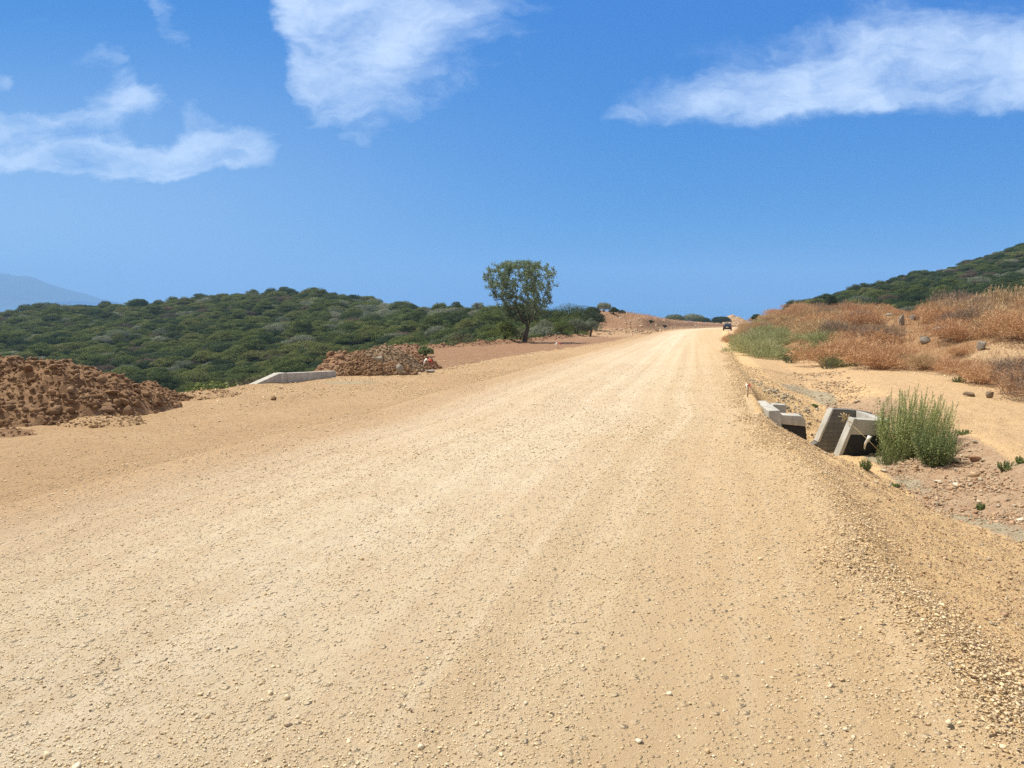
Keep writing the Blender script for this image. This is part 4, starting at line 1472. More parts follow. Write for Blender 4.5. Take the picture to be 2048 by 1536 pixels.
# grey olive-like trees stand in the upper middle of the hill
pxl, pyl = project(PL[:, 0], PL[:, 1], ZL)
KL[((np.abs(pxl - 760) < 130) & (np.abs(pyl - 632) < 14) & (rf.random(len(KL)) < 0.5))] = 1
SL = np.clip(rf.lognormal(-0.34, 0.38, len(PL)), 0.36, 1.3) * (0.80 + 0.0018 * PL[:, 1])
SR = rf.uniform(0.62, 1.05, len(PR)) * (0.74 + 0.0016 * PR[:, 1])

shrub_protos = {0: [], 1: [], 2: [], 3: []}
M['leaf_deep'] = leaf_material('scrub_deep', [(0.0, (0.032, 0.052, 0.020)), (0.5, (0.052, 0.080, 0.028)), (1.0, (0.075, 0.105, 0.040))], 0.2, 0.15)
for kk, (mt, cnt_) in enumerate((('leaf_green', 6), ('leaf_olive', 3), ('leaf_brown', 3), ('leaf_deep', 4))):
    for i in range(cnt_):
        hh = [2.1, 2.7, 1.8, 2.4, 3.0, 2.0][i]
        shrub_protos[kk].append(shrub_mesh('shrub_%s' % mt, 300 + kk * 10 + i, M[mt], 4.5, hh, 40 if kk in (0, 3) else 30, 190, 0.125 if kk != 2 else 0.11, 0.55 if kk in (0, 3) else 0.75))

TXT = {
    ('L', 0): ('dark green rounded shrub in the dense scrub of the valley hillside', 'green shrubs of the valley hillside'),
    ('L', 3): ('very dark green shrub in the dense scrub of the valley hillside', 'very dark shrubs of the valley hillside'),
    ('R', 3): ('very dark green shrub on the steep wooded hill above the dry brush bank', 'very dark shrubs of the steep hill'),
    ('L', 1): ('pale grey-green shrub among darker scrub on the valley hillside', 'grey-green shrubs of the valley hillside'),
    ('L', 2): ('brownish half dry shrub among green scrub on the valley hillside', 'brownish shrubs of the valley hillside'),
    ('R', 0): ('dark green shrub on the steep wooded hill above the dry brush bank', 'green shrubs of the steep hill'),
    ('R', 1): ('pale grey-green shrub on the steep wooded hill above the dry brush bank', 'grey-green shrubs of the steep hill'),
    ('R', 2): ('brownish shrub on the steep wooded hill above the dry brush bank', 'brownish shrubs of the steep hill'),
}


def forest(P, Z, K, S, side, n_ind, rng, name, label):
    px, py = project(P[:, 0], P[:, 1], Z + 1.5)
    inframe = (px > -30) & (px < 2078) & (py > 0)
    vis = visible(P[:, 0], P[:, 1], Z + 1.6) & inframe
    order = np.argsort(-(S / P[:, 1]) * vis)
    ind = order[:n_ind]
    first = {}
    rest = np.setdiff1d(np.arange(len(P)), ind)
    for i in ind:
        kk = int(K[i]); j = int(rng.integers(0, len(shrub_protos[kk])))
        me = shrub_protos[kk][j]
        o = bpy.data.objects.new('shrub', me)
        C.objects.link(o)
        s = float(S[i])
        o.location = (P[i, 0], P[i, 1], Z[i] - 0.15)
        o.rotation_euler = (0, 0, rng.uniform(0, 6.28))
        o.scale = (s * rng.uniform(1.0, 1.3), s * rng.uniform(1.0, 1.3), s * rng.uniform(.70, 1.15))
        lab, grp = TXT[(side, kk)]
        tag(o, lab, 'shrub', grp)
        first.setdefault((kk, j), o)
    # the rest reads as one mass: points carrying instances of the same shrubs
    me = bpy.data.meshes.new(name)
    n = len(rest)
    me.vertices.add(n)
    co = np.stack([P[rest, 0], P[rest, 1], Z[rest] - 0.15], 1).astype(np.float32)
    me.vertices.foreach_set('co', co.ravel())
    protos_ = [shrub_protos[0][j] for j in range(6)] + [shrub_protos[1][j] for j in range(3)] + [shrub_protos[2][j] for j in range(3)] + [shrub_protos[3][j] for j in range(4)]
    a = me.attributes.new('scl', 'FLOAT_VECTOR', 'POINT')
    s = S[rest][:, None] * np.stack([rng.uniform(1.0, 1.3, n), rng.uniform(1.0, 1.3, n), rng.uniform(.70, 1.15, n)], 1)
    a.data.foreach_set('vector', s.astype(np.float32).ravel())
    a = me.attributes.new('turn', 'FLOAT_VECTOR', 'POINT')
    a.data.foreach_set('vector', np.stack([np.zeros(n), np.zeros(n), rng.uniform(0, 6.28, n)], 1).astype(np.float32).ravel())
    a = me.attributes.new('pick', 'INT', 'POINT')
    base = {0: 0, 1: 6, 2: 9, 3: 12}
    num = {0: 6, 1: 3, 2: 3, 3: 4}
    a.data.foreach_set('value', np.array([base[int(q)] + int(rng.integers(0, num[int(q)])) for q in K[rest]], dtype=np.int32))
    o = add(name, me)
    tag(o, label, 'scrub', None, 'stuff')
    ng = bpy.data.node_groups.new(name, 'GeometryNodeTree')
    ng.interface.new_socket('Geometry', in_out='INPUT', socket_type='NodeSocketGeometry')
    ng.interface.new_socket('Geometry', in_out='OUTPUT', socket_type='NodeSocketGeometry')
    g = N(ng)
    gi, go = g.n('NodeGroupInput'), g.n('NodeGroupOutput')
    joined = None
    src = {}
    for kk in (0, 1, 2, 3):
        for j in range(num[kk]):
            src[base[kk] + j] = first.get((kk, j)) or next(v for (a_, b_), v in first.items() if True)
    iop_prev = None
    join = g.n('GeometryNodeJoinGeometry')
    for idx_ in range(16):
        oi = g.n('GeometryNodeObjectInfo', transform_space='ORIGINAL')
        oi.inputs['Object'].default_value = src[idx_]
        oi.inputs['As Instance'].default_value = True
        na = g.n('GeometryNodeInputNamedAttribute', data_type='INT'); na.inputs[0].default_value = 'pick'
        cmp_ = g.n('FunctionNodeCompare', data_type='INT', operation='EQUAL')
        g.l(na.outputs[0], cmp_.inputs[2]); cmp_.inputs[3].default_value = idx_
        iop = g.n('GeometryNodeInstanceOnPoints')
        g.l(gi.outputs[0], iop.inputs['Points'])
        g.l(cmp_.outputs[0], iop.inputs['Selection'])
        g.l(oi.outputs['Geometry'], iop.inputs['Instance'])
        ns = g.n('GeometryNodeInputNamedAttribute', data_type='FLOAT_VECTOR'); ns.inputs[0].default_value = 'scl'
        nt = g.n('GeometryNodeInputNamedAttribute', data_type='FLOAT_VECTOR'); nt.inputs[0].default_value = 'turn'
        g.l(ns.outputs[0], iop.inputs['Scale'])
        g.l(nt.outputs[0], iop.inputs['Rotation'])
        g.l(iop.outputs[0], join.inputs[0])
    g.l(join.outputs[0], go.inputs[0])
    md = o.modifiers.new('scatter', 'NODES')
    md.node_group = ng
    return o


forest(PL, ZL, KL, SL, 'L', 190, rf, 'valley_hillside_scrub', 'dense green scrub covering the hillside beyond the fill')
forest(PR, ZR, KR, SR, 'R', 60, rf, 'steep_hillside_scrub', 'dense green scrub covering the steep hill above the dry brush')

# trees and shrubs that stand out one by one: (px, py of the top, distance, width px, material, label)
SPEC = [
    (880, 603, 205, 34, 'leaf_green', 'small dark round tree on the skyline, farthest from the lone tree'),
    (911, 602, 200, 34, 'leaf_green', 'small dark round tree on the skyline, between two others'),
    (958, 602, 172, 38, 'leaf_olive', 'broad greyish tree on the skyline close to the lone tree'),
    (930, 612, 165, 36, 'leaf_olive', 'grey-green shrub just below the skyline trees'),
    (1002, 610, 130, 60, 'leaf_green', 'dark shrub on the skyline right behind the crown of the lone tree'),
    (1140, 602, 112, 84, 'leaf_green', 'tallest rounded shrub of the dark thicket beside the bare mound'),
    (1170, 606, 114, 70, 'leaf_dark', 'dark shrub on top of the thicket beside the bare mound'),
    (1108, 612, 112, 60, 'leaf_dark', 'dark shrub of the thicket nearest the lone tree'),
    (1192, 620, 110, 52, 'leaf_dark', 'dark shrub at the outer end of the thicket touching the bare mound'),
    (1146, 620, 104, 66, 'leaf_green', 'mid-height green shrub in the centre of the thicket'),
    (1092, 637, 88, 62, 'leaf_olive', 'silvery shrub standing just behind the trunk of the lone tree'),
    (1126, 638, 92, 46, 'leaf_green', 'green shrub between the silvery shrubs beyond the lone tree'),
    (1152, 633, 96, 48, 'leaf_olive', 'silvery shrub at the foot of the dark thicket'),
    (1180, 635, 102, 48, 'leaf_olive', 'silvery shrub at the foot of the bare mound'),
    (1208, 602, 132, 32, 'leaf_olive', 'grey-green shrub alone on top of the bare mound'),
    (1186, 611, 130, 32, 'leaf_dark', 'low dark shrub on the crest between thicket and mound shrub'),
    (1228, 613, 130, 20, 'leaf_dark', 'tiny dark shrub beside the grey-green one on the mound'),
    (1244, 619, 138, 15, 'leaf_dark', 'very small dark cushion shrub on the bare crest of the mound'),
    (922, 655, 66, 74, 'leaf_feather', 'pale feathery shrub at the edge of the dirt strip'),
    (965, 640, 84, 62, 'leaf_dark', 'dark shrub behind the pale feathery one'),
    (1008, 640, 74, 60, 'leaf_green', 'green shrub growing against the lone tree on the valley side'),
    (1038, 650, 70, 50, 'leaf_feather', 'thin grey-green shrub at the foot of the lone tree'),
    (984, 671, 63, 40, 'leaf_light', 'low bright green shrub between the feathery shrub and the lone tree'),
    (826, 683, 44, 40, 'leaf_light', 'low pale green plant behind the reddish heap'),
    (850, 690, 42, 30, 'leaf_light', 'low pale green plant next to the reddish heap'),
    (1350, 627, 282, 44, 'leaf_olive', 'rounded olive-green tree where the road bends away'),
    (1386, 626, 284, 50, 'leaf_olive', 'broadest olive-green tree where the road bends away'),
    (1404, 634, 280, 34, 'leaf_dark', 'darker shrub joined to the broadest tree at the bend'),
    (1442, 631, 285, 40, 'leaf_dark', 'dark tree directly beyond the parked car'),
    (1421, 644, 281, 18, 'leaf_dark', 'small dark shrub in the gap between the bend trees'),
    (1513, 627, 128, 20, 'leaf_dark', 'single dark shrub on the bare slope above the parked car'),
    (1540, 629, 112, 16, 'leaf_brown', 'small brownish shrub on the bare slope above the parked car'),
    (1576, 610, 118, 22, 'leaf_dark', 'dark low shrub at the top of the bare grassy slope'),
    (1330, 649, 178, 9, 'leaf_brown', 'dark tuft in the cut face where the road drops from view'),
    (1302, 640, 165, 10, 'leaf_dark', 'dark tuft growing out of the cut face of the bare mound'),
    (1662, 592, 96, 30, 'leaf_dark', 'straggly dark shrub breaking the skyline of the steep hill'),
    (1635, 597, 98, 30, 'leaf_dark', 'low dark shrub where the steep hill meets the brush bank'),
]
M['leaf_feather'] = leaf_material("feathery_leaf", [(0, (0.105, 0.120, 0.070)), (0.5, (0.145, 0.155, 0.090)), (1, (0.185, 0.185, 0.115))])
M['leaf_light'] = leaf_material("light_leaf", [(0, (0.10, 0.15, 0.06)), (0.5, (0.15, 0.20, 0.085)), (1, (0.20, 0.25, 0.12))])
for i, (px, pyt, Y, wpx, mt, lab) in enumerate(SPEC):
    tp = at(px, pyt, Y)
    z = Hs(tp[0], tp[1])
        # stand it where the ground lies at the right depth below its top
    best = None
    for f in (np.linspace(0.72, 1.3, 60) if Y < 240 else (1.0,)):
        q = at(px, pyt, Y * f)
        hq, wq = q[2] - Hs(q[0], q[1]), wpx * Y * f / F_PX
        sc_ = abs(hq - 0.8 * wq) + 0.012 * Y * abs(f - 1) + (99 if hq < 0.35 * wq else 0)
        if best is None or sc_ < best[0]: best = (sc_, q, hq, wq)
    _, tp, h, w = best
    Y = tp[1]
    z = Hs(tp[0], tp[1])
    h = max(0.5, h)
    rng = np.random.default_rng(500 + i)
    b = Bag()
    nl = int(34 * max(1, min(2.6, w / 3.4)))
    lf = max(0.11, 0.0022 * Y * 0.55)
    feather = mt in ('leaf_feather',)
    crown(b, rng, w * 1.12, w, h, max(0.0, h - w * 1.1) * 0.6, nl, 110 if not feather else 70, lf, (0.55, 0.95), 0.75, 0.6 if not feather else 0.35, 0.7 if not feather else 0.3)
    cr = b.build('foliage', [M[mt]])
    o = add('shrub' if h < 3.2 else 'tree', None, None, (tp[0], tp[1], z))
    tag(o, lab, 'shrub' if h < 3.2 else 'tree')
    add('foliage' if h < 3.2 else 'crown', cr, o)
    b = Bag()
    for s in range(5):
        a = rng.uniform(0, 6.28)
        r = rng.uniform(0.1, 0.32) * w
        b.tube([(0.05 * cos(a), 0.05 * sin(a), -0.2), (r * .4 * cos(a), r * .4 * sin(a), h * .35), (r * cos(a), r * sin(a), h * .72)], [0.07, 0.05, 0.02], 5, False)
    add('stems' if h < 3.2 else 'trunk', b.build('stems', [M['bark']]), o)

# ------------------------------------------------------------------ the lone tree
tb = hit(1049, 684)
TH = (684 - 524) * tb[1] / F_PX
rt = np.random.default_rng(909)
tree = add('tree', None, None, tb)
tag(tree, 'lone open-crowned tree with a dark forked trunk on the berm', 'tree')
tips = []
trunk_b, limb_b = Bag(), Bag()
U = TH / 160.0     # one photo pixel in metres there


fork = np.array([7 * U, 0.1, 30 * U])
trunk_b.tube([(0, 0, -0.3), (0.5 * U, 0, 3 * U), (2 * U, 0, 13 * U), (5 * U, 0.05, 22 * U), fork], [0.27, 0.21, 0.18, 0.165, 0.15], 9)
# points the crown reaches for: wide above, drawn in below, thin to the right side
pts = []
while len(pts) < 590:
    h = rt.uniform(0.24, 0.985)
    rad = np.interp(h, [0.25, 0.36, 0.5, 0.66, 0.82, 0.93, 1.0], [0.20, 0.35, 0.43, 0.52, 0.56, 0.47, 0.20]) * 142 * U
    a, r = rt.uniform(0, 2 * pi), rt.uniform(0.12, 1) ** 0.5
    x, y = r * cos(a) * rad, r * sin(a) * rad * 0.92
    if x > 0.20 * 137 * U and rt.random() < 0.50: continue
    if vnoise(x * 0.75 + 3, h * TH * 0.75 + y * 0.4) < -0.32: continue
    pts.append(np.array([x + (-3 + 6 * (0.6 - h)) * U, y, h * TH]))
pts = sorted(pts, key=lambda p: np.linalg.norm(p - fork))
nodes, par, tip = [fork], [-1], [False]
for d in ((-0.5, 0.2, 1.0), (0.05, -0.35, 1.1), (0.6, 0.1, 0.9), (-0.1, 0.5, 1.0), (0.35, 0.4, 1.0), (-0.75, -0.3, 0.8)):
    q, pi_ = fork, 0
    d = np.array(d) / np.linalg.norm(d)
    for s_ in range(5):
        d = d + rt.normal(0, 0.13, 3) + [0, 0, 0.06]
        d /= np.linalg.norm(d)
        q = q + d * 11 * U
        nodes.append(q); par.append(pi_); tip.append(False); pi_ = len(nodes) - 1
for p in pts:
    A_ = np.array(nodes)
    dv = p - A_
    dist = np.linalg.norm(dv, axis=1)
    cost = dist * (1 + 0.55 * np.clip(-dv[:, 2] / (dist + 1e-6) + 0.25, 0, 2))
    i0 = int(np.argmin(cost))
    m1 = A_[i0] + (p - A_[i0]) * 0.5 + rt.normal(0, 0.06, 3) * dist[i0] + [0, 0, 0.06 * dist[i0]]
    nodes.append(m1); par.append(i0); tip.append(False)
    nodes.append(p); par.append(len(nodes) - 2); tip.append(True)
load = np.zeros(len(nodes))
for i0 in range(len(nodes) - 1, 0, -1):
    load[i0] += 1 if load[i0] == 0 else 0
    load[par[i0]] += load[i0]
rad_ = 0.0105 * np.sqrt(load) * 0.62 + 0.004
for i0 in range(1, len(nodes)):
    a_, b_ = nodes[par[i0]], nodes[i0]
    r0 = min(rad_[par[i0]], rad_[i0] * 1.5)
    if par[i0] == 0: r0 = rad_[i0] * 1.15
    md_ = (a_ + b_) / 2 + rt.normal(0, 0.03, 3) * np.linalg.norm(b_ - a_)
    limb_b.tube([a_, md_, b_], [r0, (r0 + rad_[i0]) / 2, rad_[i0]], 6 if load[i0] > 12 else 4, False)
leaf_b = Bag()
for i0 in range(1, len(nodes)):
    if load[i0] > 7: continue
    a_, b_ = nodes[par[i0]], nodes[i0]
    for c_ in range(3 if tip[i0] else 2):
        c = a_ + (b_ - a_) * (rt.uniform(0.72, 1.05) if tip[i0] else rt.uniform(0.3, 1.0)) + rt.normal(0, 0.07, 3)
        nl = rt.integers(7, 12)
        leaves(leaf_b, c + rt.normal(0, 0.085, (nl, 3)), rt.normal(size=(nl, 3)) + [0, 0, 0.5], np.full(nl, 0.145), rt, 0.5)
M['leaf_tree'] = leaf_material("tree_leaf", [(0, (0.115, 0.165, 0.09)), (0.45, (0.175, 0.240, 0.130)), (0.8, (0.235, 0.295, 0.175)), (1, (0.31, 0.35, 0.235))], 0.38, 0.9)
add('trunk', trunk_b.build('trunk', [M['bark']], True), tree)
add('limbs', limb_b.build('limbs', [M['bark']], True), tree)
add('crown', leaf_b.build('crown', [M['leaf_tree']]), tree)

# ------------------------------------------------------------------ dry brush on the bank
RUST = [(0.0, (0.35, 0.195, 0.103)), (0.35, (0.48, 0.280, 0.155)), (0.7, (0.58, 0.370, 0.210)), (1.0, (0.68, 0.49, 0.29))]
TAN = [(0.0, (0.33, 0.215, 0.115)), (0.5, (0.49, 0.35, 0.20)), (1.0, (0.60, 0.47, 0.29))]
GREYB = [(0.0, (0.17, 0.125, 0.095)), (0.5, (0.28, 0.205, 0.150)), (1.0, (0.38, 0.285, 0.21))]
GRN = [(0.0, (0.22, 0.25, 0.115)), (0.5, (0.34, 0.36, 0.175)), (1.0, (0.48, 0.45, 0.25))]
for nm, st in (('rust', RUST), ('tan', TAN), ('greyb', GREYB), ('grn', GRN)):
    M['dry_' + nm] = leaf_material('dry_' + nm, st, 0.15, 0.65)


def ribbon(b, P0, P1, P2, w, rng):
    """Many thin bent twigs: three points each, as two quads facing a random way."""
    n = len(P0)
    d = P2 - P0
    s = np.cross(d, rng.normal(size=(n, 3)))
    s /= np.linalg.norm(s, axis=1)[:, None] + 1e-9
    w = np.broadcast_to(w, (n,))[:, None]
    V = np.stack([P0 - s * w, P0 + s * w, P1 - s * w * .8, P1 + s * w * .8, P2 - s * w * .35, P2 + s * w * .35], 1).reshape(-1, 3)
    i = np.arange(n)[:, None] * 6
    b.put(V, np.concatenate([i + [0, 1, 3, 2], i + [2, 3, 5, 4]]))


def dry_mesh(name, seed, mat, w=2.0, h=0.95, stems=150, twigs=3200, tw=0.006, up=0.35):
    rng = np.random.default_rng(seed)
    b = Bag()
    a = rng.uniform(0, 2 * pi, stems)
    r = np.sqrt(rng.random(stems)) * w / 2
    ht = h * np.sqrt(np.clip(1 - (r / (w / 2)) ** 2 * 0.8, 0, 1)) * rng.uniform(0.7, 1.08, stems)
    P0 = np.stack([0.15 * r * np.cos(a), 0.15 * r * np.sin(a), np.zeros(stems) - 0.05], 1)
    P2 = np.stack([r * np.cos(a), r * np.sin(a), ht], 1)
    P1 = P0 * .5 + P2 * .5 + np.stack([-.1 * r * np.cos(a), -.1 * r * np.sin(a), .12 * ht], 1)
    ribbon(b, P0, P1, P2, tw * 1.3, rng)
    lob = np.stack([rng.uniform(-.36, .36, 9) * w, rng.uniform(-.36, .36, 9) * w, rng.uniform(0.1, .45, 9) * h], 1)
    lr = rng.uniform(.20, .34, 9) * w
    k_ = rng.integers(0, 9, twigs)
    D = rng.normal(size=(twigs, 3)); D[:, 2] = np.abs(D[:, 2]) * 0.9 - .1
    D /= np.linalg.norm(D, axis=1)[:, None]
    P0 = lob[k_] + D * (lr[k_] * rng.uniform(.45, 1.0, twigs))[:, None] * [1, 1, .8 * h / (0.48 * w)]
    P0[:, 2] = np.maximum(P0[:, 2], 0.0)
    dirn = D * 0.45 + rng.normal(0, .65, (twigs, 3)) + [0, 0, up]
    L = rng.uniform(.06, .17, twigs)[:, None] * w / 2
    P2 = P0 + dirn * L
    P1 = (P0 + P2) / 2 + rng.normal(0, .15, (twigs, 3)) * L
    ribbon(b, P0, P1, P2, tw, rng)
    return b.build(name, [mat])


DRY = {k_: [dry_mesh('dry_bush_' + k_, 700 + i * 7 + len(k_), M['dry_' + k_], 2.0, [0.9, 1.1, .75][i], 150, 3200, 0.0065 if k_ != 'grn' else 0.007, 0.35 if k_ != 'grn' else 0.8) for i in range(3)] for k_ in ('rust', 'tan', 'greyb', 'grn')}
rd = np.random.default_rng(88)
PB = poisson(lambda y: XB(y) + 0.35, lambda y: XB(y) + 20, 17, 160, lambda y: 1.1 + 0.018 * y, rd)
ZB = H(PB[:, 0], PB[:, 1])
t2 = PB[:, 0] - XB(PB[:, 1])
bx, by = project(PB[:, 0], PB[:, 1], ZB + 0.4)
keep = (bx > -60) & (bx < 2200) & visible(PB[:, 0], PB[:, 1], ZB + 0.7)
keep &= ~((np.abs(bx - 1460) < 28) & (PB[:, 1] > 70) & (by < 680))
keep &= ~((np.abs(bx - 1535) < 45) & (by < 652) & (by > 600) & (rd.random(len(bx)) < 0.75))       # bare grassy slope
keep &= ~(((bx - 1995) / 34) ** 2 + ((by - 712) / 9) ** 2 < 1)
for qx, qy, qw, qh in ((1937, 790, 40, 12), (1803, 645, 16, 9), (1829, 636, 16, 8), (1874, 678, 26, 9), (1849, 688, 20, 8), (1961, 700, 18, 10)):
    keep &= ~(((bx - qx) / (qw * 1.5)) ** 2 + ((by - qy - 9) / (qh * 1.9)) ** 2 < 1)
PB, ZB, bx, by, t2 = PB[keep], ZB[keep], bx[keep], by[keep], t2[keep]


def gauss(qx, qy, sx, sy):
    return np.exp(-(((bx - qx) / sx) ** 2 + ((by - qy) / sy) ** 2))


green_w = 2.2 * gauss(1572, 678, 56, 17) + 2.2 * gauss(1645, 690, 48, 16) + 1.4 * gauss(1590, 700, 64, 10) + 0.6 * gauss(1515, 693, 22, 11) + .5 * gauss(1860, 700, 40, 8)
tan_w = gauss(1960, 610, 80, 22) + 0.8 * gauss(1550, 640, 70, 18) + .7 * gauss(1760, 655, 50, 10)
grey_w = 0.55 * gauss(1500, 690, 60, 14) + .5 * gauss(1740, 730, 40, 12) + .6 * gauss(2010, 720, 40, 14) + .5 * gauss(1690, 640, 40, 10) + .35 * gauss(1520, 712, 40, 8)
rr = rd.random((len(PB), 3))
kind = np.full(len(PB), 'rust ', dtype=object)
kind[rr[:, 1] < 0.22 + tan_w * 0.75] = 'tan'
kind[rr[:, 2] < 0.13 + grey_w * 0.7] = 'greyb'
kind[rr[:, 0] < green_w * 1.1] = 'grn'
size = np.clip(rd.lognormal(-0.17, 0.28, len(PB)), 0.45, 1.4) * (0.92 + 0.008 * PB[:, 1])
size = np.minimum(size, 1.8)
bbase = project(PB[:, 0], PB[:, 1], ZB)[1]
for again in range(3):       # nothing tall stands in front of the boulders and the car
    bpx = size * F_PX / PB[:, 1]
    clear = np.ones(len(PB), bool)
    for qx, qy in ((1803, 640), (1829, 632), (1874, 674), (1849, 682), (1961, 696), (1778, 634), (1455, 660)):
        clear &= ~((np.abs(qx - bx) < bpx * 0.85 + 6) & (bbase - 0.75 * bpx - 5 < qy) & (qy < bbase + 2))
    if again < 2: size = np.where(clear, size, size * 0.6)
PB, ZB, bx, by, t2, kind, size, rr = PB[clear], ZB[clear], bx[clear], by[clear], t2[clear], kind[clear], size[clear], rr[clear]
order = np.argsort(-size / PB[:, 1])
DL = {'rust': ('rust coloured dry thorn bush on the bank above the dirt track', 'rust coloured dry bushes on the bank'),
      'tan': ('straw coloured dry bush on the bank above the dirt track', 'straw coloured dry bushes on the bank'),
      'greyb': ('grey-brown withered bush on the bank above the dirt track', 'grey-brown withered bushes on the bank'),
      'grn': ('green weedy bush in the green patch on the dry bank', 'green weedy bushes on the bank')}
rest_pts = []
for c_, i in enumerate(order):
    kd = kind[i].strip()
    if c_ >= 290:
        rest_pts.append(i)
        continue
    o = bpy.data.objects.new('dry_bush' if kd != 'grn' else 'weed_bush', DRY[kd][int(rd.integers(0, 3))])
    C.objects.link(o)
    s = float(size[i])
    if PB[i, 1] < 27: s *= 0.85
    o.location = (PB[i, 0], PB[i, 1], ZB[i] - 0.04)
    o.rotation_euler = (rd.normal(0, .08), rd.normal(0, .08), rd.uniform(0, 6.28))
    o.scale = (s, s * rd.uniform(.8, 1.2), s * rd.uniform(.75, 1.15) * (0.8 if kd == 'grn' else 1.0))
    tag(o, DL[kd][0], 'bush', DL[kd][1])
print('dry bushes', len(order), 'forest', len(PL), len(PR))

# dry grass and low twigs between the bushes
ng_ = 90000
Yg = scatter_y(ng_, 18, 170, 0.8, rd)
Xg = XB(Yg) + rd.random(ng_) ** 0.8 * 24 + 0.1
Zg = H(Xg, Yg)
gx, gy = project(Xg, Yg, Zg)
k_ = (gx > -40) & (gx < 2150)
Xg, Yg, Zg = Xg[k_], Yg[k_], Zg[k_]
n = len(Xg)
b = Bag()
P0 = np.stack([Xg, Yg, Zg - 0.02], 1)
hh = rd.uniform(0.10, 0.42, n) * (0.8 + 0.006 * Yg)
D = rd.normal(0, .45, (n, 3)); D[:, 2] = 1
P2 = P0 + D * hh[:, None]
P1 = P0 * .45 + P2 * .55 + rd.normal(0, .03, (n, 3))
ribbon(b, P0, P1, P2, 0.006 + 0.00007 * Yg, rd)
M['dry_grass'] = leaf_material('dry_grass', [(0, (0.33, 0.18, 0.095)), (0.4, (0.48, 0.295, 0.16)), (0.75, (0.58, 0.42, 0.235)), (1, (0.66, 0.54, 0.335))], 0.2, 1.0, 'island')
stuff('dry_grass', b.build('dry_grass', [M['dry_grass']]), 'dry grass and fallen twigs between the bushes on the bank', 'grass')

n = 5200
Yg = rd.uniform(104, 240, n)
Xg = XL(Yg) - rd.uniform(3.2, 15, n)
k_ = rd.random(n) < np.clip(0.35 + 1.1 * fbm(Xg, Yg, 0.14, 2), 0.0, 1)
Xg, Yg = Xg[k_], Yg[k_]
n = len(Xg)
b = Bag()
P0 = np.stack([Xg, Yg, H(Xg, Yg) - 0.03], 1)
D = rd.normal(0, .4, (n, 3)); D[:, 2] = 1
P2 = P0 + D * rd.uniform(.25, .7, n)[:, None]
ribbon(b, P0, (P0 + P2) / 2 + rd.normal(0, .04, (n, 3)), P2, 0.03, rd)
stuff('mound_grass', b.build('mound_grass', [M['dry_grass']]), 'thin dry grass on the crest of the bare mound', 'grass')

# tall dry reeds standing along the crest of the bank
rr_ = np.random.default_rng(31)
reed_protos = []
for i in range(3):
    b = Bag()
    n = 70
    a = rr_.uniform(0, 6.28, n); r = rr_.random(n) * 0.45
    P0 = np.stack([r * np.cos(a), r * np.sin(a), np.zeros(n) - .05], 1)
    hh = rr_.uniform(.8, 1.45, n)
    P2 = P0 + np.stack([rr_.normal(0, .12, n), rr_.normal(0, .12, n), hh], 1)
    P1 = (P0 + P2) / 2 + rr_.normal(0, .02, (n, 3))
    ribbon(b, P0, P1, P2, 0.010, rr_)
    for j in range(3):
        f = rr_.uniform(.72, 1.02, n)[:, None]
        Q = P0 + (P2 - P0) * f
        ribbon(b, Q, Q + rr_.normal(0, .03, (n, 3)) + [0, 0, .05], Q + rr_.normal(0, .05, (n, 3)) + [0, 0, .12], 0.014, rr_)
    reed_protos.append(b.build('reed_clump', [M['dry_tan']]))
for i in range(26):
    px = 1915 + i * 6.5 + rr_.uniform(-5, 5)
    Y = rr_.uniform(33, 44)
    X = (px - CX) / F_PX * Y
    z = Hs(X, Y)
    o = add('reed_clump', reed_protos[i % 3], None, (X, Y, z), rr_.uniform(0, 6))
    s = rr_.uniform(.75, 1.2)
    o.scale = (s, s, s * (0.75 if px < 1950 else 1.05))
    tag(o, 'tall straw coloured reed clump on the crest of the brush bank', 'reeds', 'tall dry reeds on the bank crest')

# ------------------------------------------------------------------ green plants by the culvert
M['shrub_leaf'] = leaf_material('wormwood_leaf', [(0, (0.25, 0.315, 0.115)), (0.5, (0.36, 0.425, 0.17)), (0.85, (0.45, 0.49, 0.23)), (1, (0.58, 0.53, 0.25))], 0.40, 1.0, 'island')
M['shrub_leaf_dark'] = leaf_material('dark_weed_leaf', [(0, (0.12, 0.175, 0.075)), (0.5, (0.185, 0.26, 0.105)), (0.86, (0.27, 0.33, 0.15)), (1, (0.52, 0.46, 0.20))], 0.36, 1.0, 'island')
M['stem_green'] = plain_material('green_stem', (0.16, 0.17, 0.075), 0.8, 0.1)
M['weed'] = leaf_material('weed_leaf', [(0, (0.12, 0.18, 0.06)), (1, (0.25, 0.30, 0.12))], 0.25, 1.0, 'island')


